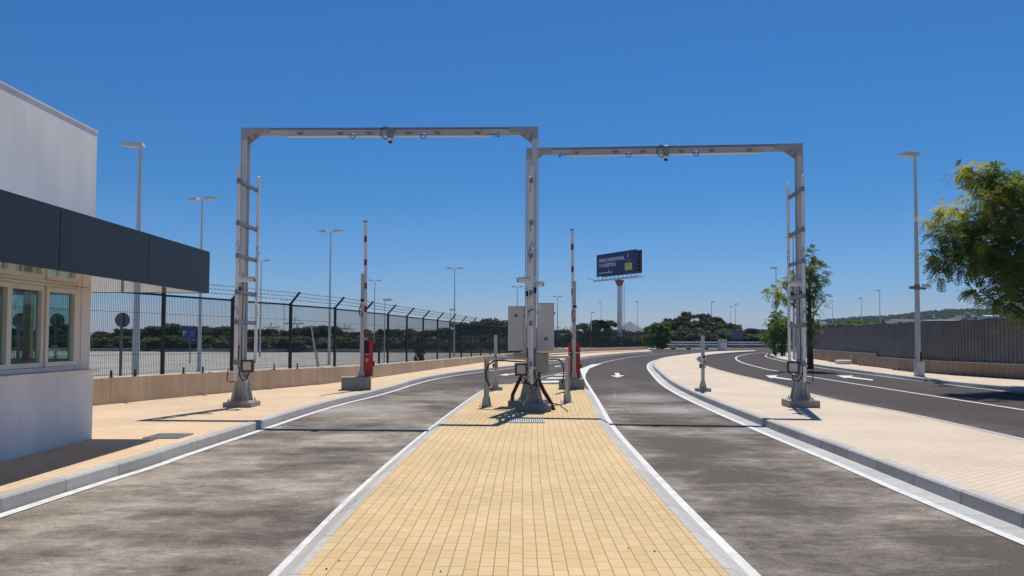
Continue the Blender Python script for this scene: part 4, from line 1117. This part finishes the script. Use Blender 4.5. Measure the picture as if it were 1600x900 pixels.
def plant(k,u,vt,d,z0,where,grp,wf=1.0):
    t=at(u,vt,d); h=t.z-z0; s=h/PH[k]
    root=PD[k]
    if k in used: e=dup(root,(t.x,d,z0),rt.uniform(0,6.28),scale=(s*wf,s*wf,s))
    else: e=root; used.add(k); e.location=(t.x,d,z0); e.scale=(s*wf,s*wf,s); e.rotation_euler=(0,0,rt.uniform(0,6))
    e['label']=LBL[k]+' '+where; e['category']=CAT.get(k,'tree'); e['group']=grp
    return e
# skyline read off the photo (column, top row)
sky=[(-60,512),(0,510),(60,512),(100,508),(130,520),(150,516),(180,517),(215,513),(240,505),(265,503),(285,505),(300,508),(330,503),(350,509),(372,508),(395,516),(415,511),(440,512),(465,508),(490,505),(510,510),(535,515),(560,512),(585,511),(610,517),(640,507),(665,513),(690,510),(720,508),(745,499),(770,493),(790,499),(810,503)]
def skyv(u):
    for (a,b),(c,d) in zip(sky,sky[1:]):
        if u<=c: return b+(d-b)*(u-a)/(c-a)
    return sky[-1][1]
ks=['r1','r2','p1','r1','r3','r2']
u=-50; i=0
while u<815:
    k=ks[i%6] if not 730<u<800 else 'r1'
    plant(k,u+rt.uniform(-4,4),skyv(u)+rt.uniform(-1,3),118+rt.uniform(0,8),-.5,'standing in the wooded row beyond the car park',GL,wf=1.25)
    u+=rt.uniform(15,21); i+=1
u=-50
while u<820:
    k=rt.choice(['b1','b2','r3','b1','g1'])
    plant(k,u,527+rt.uniform(-4,7) if k[0]=='b' else 522+rt.uniform(-3,5),114.5+rt.uniform(0,2.5),-.5,'in the front rank of growth beyond the car park','growth in front of the far trees',wf=1.5)
    u+=rt.uniform(11,16)
plant('r2',657,523,60,ZL,'small and dark, standing alone in the car park','small car park tree',.5)['label']='small dark pointed tree standing alone in the car park'
GC='trees past the junction'
for k,u,vt,d,w,wf in tuple(('b2' if q_%2 else 'b1',826+q_*15,522+(q_*7)%5,152,0,1.7) for q_ in range(13))+tuple(('b2' if q_%3 else 'b1',1040+q_*15,520+(q_*7)%6,156,0,1.8) for q_ in range(14))+(('r3',835,516,165,0,1.6),('r2',858,514,165,0,1.6),('r1',880,513,165,0,1.4),('r1',912,505,160,0,1.3),('r3',900,517,150,0,1.4),('r2',930,497,150,0,1.15),('r1',950,498,152,0,1.1),('r2',965,512,165,0,1.3),
     ('r1',985,515,165,0,1.5),('r3',1005,513,168,0,1.3),('g1',1027,497,128,0,1.0),('r1',1048,499,160,0,1.2),('r2',1060,491,162,0,1.0),('t1',1075,487,165,0,1.0),('r1',1090,499,160,0,1.1),('t1',1100,490,165,0,1.1),('r2',1110,492,162,0,1.1),('r1',1122,500,158,0,1.2),('r3',1134,503,160,0,1.2),
     ('b1',1065,515,152,0,1.3),('b1',1100,513,152,0,1.3),('b2',1085,518,150,0,1.4),('b2',1045,516,151,0,1.4),('b1',1125,514,152,0,1.3),('r1',1165,512,170,0,1.3),('r2',1180,511,170,0,1.5),('r1',1195,513,172,0,1.5),('b2',1150,522,165,0,1.6),('b2',1175,521,160,0,1.8),('r2',1215,512,175,0,1.6),('r2',1232,512,175,0,1.6),('b2',1205,522,160,0,1.8)):
    plant(k,u,vt,d,-.1,'past the junction'+(' behind the crash barrier' if u>1010 else ' near the billboard column'),GC,wf)
for k,u,vt,d,wf in (('r1',1300,504,120,1.4),('g1',1330,499,125,1.5),('g1',1352,493,125,1.2),('r2',1367,498,128,1.2),('r1',1385,503,130,1.2),('g1',1315,501,122,1.3),('r2',1287,508,122,1.2)):
    plant(k,u,vt,d,-.1,'rising behind the grey sheet fence','trees behind the sheet fence',wf)
MB  # noqa

# street trees on the right pavement
def street_tree(name,base,h,tr,clumps,label,mats,seed,n,branches,lean=(0,0),ll=.11,lw=.036,nl=7):
    rng=random.Random(seed); e=empty(name,base,0,label,'tree')
    t=MB(); top=Vector((lean[0],lean[1],h*.9))
    t.tube([(0,0,-.05),(lean[0]*.1,0,h*.15),(lean[0]*.35,lean[1]*.3,h*.42),(lean[0]*.7,lean[1]*.7,h*.68),top],[tr*1.25,tr,tr*.75,tr*.45,tr*.15],10)
    for a,b in branches:
        a=Vector(a); b=Vector(b); mid=(a+b)/2+Vector((rng.uniform(-.15,.15),rng.uniform(-.15,.15),.12))
        L=(b-a).length; t.tube([a,mid,b],[tr*.42,tr*.26,tr*.09],7)
        for _ in range(4):
            q=a.lerp(b,rng.uniform(.4,1)); d=Vector((rng.gauss(0,1),rng.gauss(0,1),rng.gauss(.3,.7))).normalized()*rng.uniform(.3,.7)
            t.tube([q,q+d*.5+Vector((0,0,.04)),q+d],[tr*.12,tr*.08,tr*.03],5)
    t.build('trunk',M['bark'],e)
    cm=MB()
    for (c,r,yel) in clumps:
        cm.cur=1 if yel else 0
        k=max(4,int(n*(r[0]*r[1]*r[2])**(2/3)))
        sprays(cm,rng,c,r,k,nl=nl,ll=ll,lw=lw)
    cm.build('crown',mats,e,recalc=False)
    return e
# big tree at the right edge of the picture
D2=25.8; bx=at(1640,480,D2).x; base=Vector((bx,D2,.14))
def cl(u,v,d,r): q=at(u,v,d)-base; return q
cls=[]; brs=[]
rng=random.Random(5)
spec=[(1515,262,.30,1),(1540,275,.42,0),(1527,298,.30,1),(1565,290,.50,0),(1590,300,.6,0),(1490,330,.34,1),(1482,345,.34,0),(1545,310,.36,1),(1520,345,.50,0),(1550,345,.6,0),(1580,345,.7,0),(1476,365,.32,0),(1500,375,.50,0),(1530,385,.62,0),(1565,390,.7,0),(1595,385,.8,0),(1463,400,.32,0),(1480,410,.42,0),(1508,415,.50,0),(1540,410,.5,0),(1575,420,.6,0),(1600,430,.6,0),(1472,425,.22,0),(1530,455,.30,0),(1552,465,.36,0),(1580,470,.5,0),(1520,452,.2,0),(1600,475,.5,0),(1575,440,.4,0),(1620,300,.8,0),(1640,350,.9,0),(1660,400,.9,0),(1640,450,.8,0),(1690,350,.9,0),(1680,300,.8,0),(1650,265,.7,0),(1710,410,.9,0),(1575,505,.16,1),(1448,345,.09,1),(1455,347,.08,0),(1605,278,.45,1),(1510,352,.3,1),(1535,372,.35,1),(1570,330,.35,1),(1495,392,.28,1),(1560,300,.3,1),(1500,268,.2,0),(1520,270,.25,1),(1555,268,.3,0)]
for u,v,r,yv in spec:
    for k in range(2):
        dd=D2+rng.uniform(-1.3,1.3)*(1 if r>.3 else .4)
        c=at(u+rng.uniform(-5,5),v+rng.uniform(-5,5),dd)-base
        cls.append((c,(r*rng.uniform(.75,1.1),r*rng.uniform(.8,1.2),r*.62*rng.uniform(.8,1.1)),yv))
for u,v,d in ((1515,265,25.2),(1490,335,26),(1470,400,25.6),(1500,380,26.4),(1540,300,25),(1560,460,25.5),(1530,455,26),(1600,300,26),(1590,380,25),(1680,300,26),(1700,400,26),(1640,340,24.8),(1650,360,27)):
    c=at(u,v,d)-base; h0=max(1.6,c.z-1.6); brs.append(((-.0,0,h0),tuple(c)))
street_tree('street_tree',tuple(base),7.4,.13,cls,'large leafy tree with yellow tips at the right edge of the road',[M['leaf_near'],M['leaf_yellow']],21,290,brs,(-.3,.2),ll=.13,lw=.044,nl=8)
# slim tree behind the right gantry
D3=42.0; q=gp(1266,575.5,.14); base=Vector((q.x,q.y,.14)); D3=q.y
spec=[(1266,400,.5,0),(1262,412,.6,0),(1278,425,.5,0),(1256,430,.7,0),(1270,440,.7,0),(1284,440,.35,0),(1240,437,.5,0),(1222,450,.45,1),(1210,458,.4,1),(1214,466,.4,0),(1228,462,.5,0),(1245,458,.6,0),(1262,465,.6,0),(1276,462,.5,0),(1205,455,.25,0),(1282,480,.35,0),(1258,485,.5,0),(1268,495,.5,0),(1262,510,.4,0),(1268,525,.35,0),(1275,505,.3,0),(1270,395,.3,0)]
cls=[]; brs=[]
for u,v,r,yv in spec:
    c=at(u,v,D3+rng.uniform(-.8,.8))-base; cls.append((c,(r*.8,r*.8,r*.75),yv))
for u,v in ((1212,458),(1222,448),(1282,440),(1270,400),(1240,437),(1280,478),(1256,430)):
    c=at(u,v,D3)-base; brs.append(((0,0,max(1.4,c.z-1.3)),tuple(c)))
street_tree('street_tree',tuple(base),6.2,.15,cls,'slim tall tree on the right pavement behind the gantry',[M['leaf_near'],M['leaf_yellow']],31,165,brs,(.0,0),ll=.16,lw=.07,nl=6)
# young green trees farther along with stakes
for (u,v,vt,lab,sd) in ((1209,553,487,'bright green young tree at the start of the right pavement',41),(1222,556,500,'young green tree tied to stakes just behind the right gantry',42)):
    q=gp(u,v,.14); base=Vector((q.x,q.y,.14)); d=q.y; cls=[]; r_=random.Random(sd)
    for k in range(12):
        uu=u+r_.uniform(-13,12)*(1 if sd==41 else .7); vv=vt+8+r_.random()*38; c=at(uu,vv,d+r_.uniform(-1,1))-base; cls.append((c,(.75,.75,.55),0))
    h=at(u,vt,d).z
    street_tree('street_tree',tuple(base),h,.12,cls,lab,[M['leaf_bright'],M['leaf_bright']],sd,60,[((0,0,1.6),(-.8,0,3)),((0,0,1.8),(.8,0,3.3)),((0,0,2),(.2,.3,4))],(0,0),ll=.26,lw=.13,nl=5)
q=gp(1217,556,.14)
for k,dx in enumerate((-.35,.55)):
    o=MB().tube([(0,0,0),(0,0,2.3)],.07,6).build('tree_stake',M['bark']); o.location=(q.x+dx,q.y,.14); tag(o,['left dark wooden stake','right dark wooden stake'][k]+' beside the young tree behind the gantry','stake','tree stakes')
q=gp(1233,557,.14)
e=empty('road_sign',(q.x,q.y,.14),0,'small triangular sign seen from behind near the young trees','sign')
MB().tube([(0,0,0),(0,0,3.0)],.05,6).build('post',M['signback'],e); MB().prism([(-.45,2.7),(.55,2.6),(0,3.5)],-.03,.0,'y').build('sign_panel',M['rust'],e)

# ================================================================== FAR SCENERY
def hill(name,prof,d,depth,m,label,z0=-.5):
    rng=random.Random(len(prof)); mb=MB(); n=len(prof); rows=9; P=[]
    us=[]
    for (a,b),(c,e_) in zip(prof,prof[1:]):
        for k in range(8): us.append((a+(c-a)*k/8,b+(e_-b)*k/8))
    us.append(prof[-1])
    for (u,v) in us:
        for j in range(rows):
            f=j/(rows-1); dd=d-depth*(1-f); q=at(u,v,d)
            zz=z0+(q.z-z0)*math.sin(f*math.pi/2)+ (rng.uniform(-.5,.5)*(q.z)*.04)
            mb.v.append((q.x*dd/d,dd,zz))
        mb.v.append((q.x,d+depth*.6,z0))
    R1=rows+1
    for i in range(len(us)-1):
        for j in range(R1-1):
            a=i*R1+j; mb.face((a,a+1,a+1+R1,a+R1))
    return struct(mb.build(name,m,smooth=True),label)
hill('hill',[(1180,529),(1240,512),(1290,504),(1340,501),(1400,497.5),(1440,493),(1480,489.5),(1520,488),(1560,489.5),(1620,490),(1700,496),(1800,510),(1900,527)],900,300,M['scrub'],'low scrub covered hill on the right skyline')
hill('far_hill',[(780,529),(900,524),(960,517.5),(974,508),(984,502),(992,507),(1004,513),(1020,519),(1080,520),(1160,517),(1240,516),(1300,522),(1340,529)],1500,300,mat('grey_hill',(.10,.12,.11),.95,scale=.01),'small pointed grey hill beyond the trees')
hill('left_hill',[(-100,520),(60,519),(150,521),(230,516),(330,517),(450,520),(600,521),(760,519),(900,526),(960,530)],1400,300,M['scrub'],'low dark rise beyond the left trees')
# scrub and trees on the hill as one mass
rng=random.Random(15); hs=MB()
prof=[(1240,512),(1290,504),(1340,501),(1400,497.5),(1440,493),(1480,489.5),(1520,488),(1560,489.5),(1620,490),(1700,496)]
def hv(u):
    for (a,b),(c,e_) in zip(prof,prof[1:]):
        if u<=c: return b+(e_-b)*(u-a)/(c-a)
    return 500
for k in range(560):
    u=rng.uniform(1245,1690); f=rng.random()**.7
    d=900-300*(1-f)*.6; v=hv(u); q=at(u,v,900); z=-.5+(q.z+.5)*math.sin(max(0,(1-(900-d)/300))*math.pi/2)
    r=rng.uniform(2,5.5); leaf_quads(hs,rng,(q.x*d/900,d,z+r*.35),(r*1.3,r,r*.6),60,1.9,1.4)
tag(hs.build('hillside_scrub',M['leaf_far'],recalc=False),'dark trees and scrub scattered over the distant hill','scrub',None,'stuff')
def house(u0,u1,vt,vb,d,label,roofm,name='building',cat='building',grp=None,wallm='house'):
    a=at(u0,vt,d); b=at(u1,vb,d); e=empty(name,((a.x+b.x)/2,d,b.z-3),0,label,cat,grp); w=(b.x-a.x)/2; h=a.z-b.z+3
    MB().b2((-w,0,0),(w,w*1.0+4,h*.999)).build('wall',M[wallm],e)
    r=MB(); rh=(a.z-b.z)*.45
    r.prism([(-.6,h+.05),(w+4.6,h+.05),(w/2+2,h+rh)],-w-.4,w+.4,'x'); 
    r.build('roof',M[roofm],e)
    n=max(2,int(w*2/5)); 
    for k in range(min(n,6)):
        x=-w+(k+.5)*2*w/min(n,6); MB().b2((x-.6,-.06,h-1.9),(x+.6,.02,h-.7)).build('window',M['interior'],e)
house(1397,1432,500.5,504,420,'long red roofed building behind the sheet fence','roof')
house(1452,1500,500.5,503,520,'pale low building at the foot of the hill','house')
house(1540,1562,494,498,700,'white house near the top of the hill','house')
house(1276,1291,505,511,300,'blue roofed warehouse left of the far trees','blueroof',wallm='house')
house(1162,1182,517.5,521,350,'pale building among trees past the junction','house')
house(236,256,518,522,300,'pale house among the trees beyond the round sign','house')
house(960,1000,519,523,400,'grey low building behind the billboard column','house',wallm='plinth')
# port cranes on the left skyline
def crane(u,vt,d,label):
    t=at(u,vt,d); e=empty('port_crane',(t.x,d,0),R(rt.uniform(-20,20)),label,'crane','port cranes on the left skyline'); h=t.z
    b=MB(); w=h*.16
    for sx in (-1,1):
        for sy in (-1,1): b.tube([(sx*w,sy*w,0),(sx*w*.8,sy*w*.6,h*.7)],h*.018,4)
    b.tube([(-w,0,h*.35),(w,0,h*.35)],h*.015,4); b.build('leg_frame',M['crane'],e)
    b=MB(); b.tube([(-h*.5,0,h*.7),(h*.45,0,h*.7)],h*.025,4); b.tube([(0,0,h*.7),(0,0,h)],h*.018,4); b.tube([(0,0,h),(-h*.5,0,h*.7)],h*.01,4); b.tube([(0,0,h),(h*.45,0,h*.7)],h*.01,4); b.build('boom',M['crane'],e)
for u,vt,lab in ((424,504,'leftmost small blue port crane above the far trees'),(461,496,'tallest blue port crane, behind the fence post'),(527,506,'port crane right of the tallest twin lamp, left of the pair'),(538,506,'port crane just left of the barrier mast'),(436,509,'second small blue port crane from the left'),(547,508,'small port crane next to the barrier mast')):
    crane(u,vt,1300,lab)

for o in [o for o in col.objects if o.type=='FONT']:
    dg=bpy.context.evaluated_depsgraph_get(); me=bpy.data.meshes.new_from_object(o.evaluated_get(dg)); nm=o.name; par=o.parent; mw=(o.location.copy(),o.rotation_euler.copy(),o.scale.copy())
    bpy.data.objects.remove(o); n_=bpy.data.objects.new(nm,me); col.objects.link(n_); n_.parent=par; n_.location,n_.rotation_euler,n_.scale=mw
# small litter: stones and leaves on the paving and lanes (stuff)
rng=random.Random(91); lt=MB()
for k in range(160):
    y=rng.uniform(4,22); x=rng.uniform(-.45,.9)*y
    z=.004
    u_=800+x/y*1220
    if abs(x-.02*y)<1.9: z=.104
    if x>5.2+.12*y*0 and x>4.2: z=.144
    if x<-4.7: z=.144
    r=rng.uniform(.002,.007); lt.tube([(x,y,z),(x+.002,y,z+r)],[r*1.3,r*.5],5)
tag(lt.build('grit',M['darkgrey']),'tiny dark grit scattered over paving and asphalt','grit',None,'stuff')

hz=MB().b2((-1800,-60,-1.6),(1800,1720,95)).build('haze',None); hz.data.materials.clear()
hm=bpy.data.materials.new('haze_air'); hm.use_nodes=True; ht=hm.node_tree; ht.nodes.remove(ht.nodes['Principled BSDF'])
pv=ht.nodes.new('ShaderNodeVolumePrincipled'); pv.inputs['Color'].default_value=(.55,.75,1,1); pv.inputs['Density'].default_value=.00014; pv.inputs['Anisotropy'].default_value=.2
ht.links.new(pv.outputs[0],ht.nodes['Material Output'].inputs['Volume']); hz.data.materials.append(hm); tag(hz,'thin pale air haze over the whole site',None,None,'stuff')
# ================================================================== LIGHT
w=bpy.data.worlds.new('World'); sc.world=w; w.use_nodes=True; t=w.node_tree
bg=t.nodes['Background']; sk=t.nodes.new('ShaderNodeTexSky'); sk.sky_type='NISHITA'; sk.sun_disc=False
EL=R(63.3); AZ=R(15.0)
sk.sun_elevation=EL; sk.sun_rotation=AZ; sk.altitude=0; sk.air_density=1.0; sk.dust_density=.15; sk.ozone_density=4.0
tcw=t.nodes.new('ShaderNodeTexCoord'); spw=t.nodes.new('ShaderNodeSeparateXYZ'); t.links.new(tcw.outputs['Generated'],spw.inputs[0])
tint=ramp(t,spw.outputs[2],[(0,(.45,.50,.75)),(.03,(.44,.51,.72)),(.065,(.33,.50,.76)),(.18,(.185,.46,.72)),(.40,(.17,.47,.75)),(1,(.34,.55,.76))])
t.links.new(mixc(t,1.0,sk.outputs[0],tint,'MULTIPLY'),bg.inputs['Color']); bg.inputs['Strength'].default_value=.115
sd=Vector((math.sin(AZ)*math.cos(EL),math.cos(AZ)*math.cos(EL),math.sin(EL)))
sl=bpy.data.lights.new('sun','SUN'); sl.energy=4.7; sl.angle=R(.53); sl.color=(1,.955,.89)
so_=bpy.data.objects.new('sun',sl); col.objects.link(so_); so_.rotation_euler=sd.to_track_quat('Z','Y').to_euler()
sc.view_settings.view_transform='Standard'; sc.view_settings.look='None'; sc.view_settings.exposure=0; sc.view_settings.gamma=1
sc.view_settings.use_curve_mapping=False
sc.render.resolution_x=1024; sc.render.resolution_y=576
sc.cycles.max_bounces=6
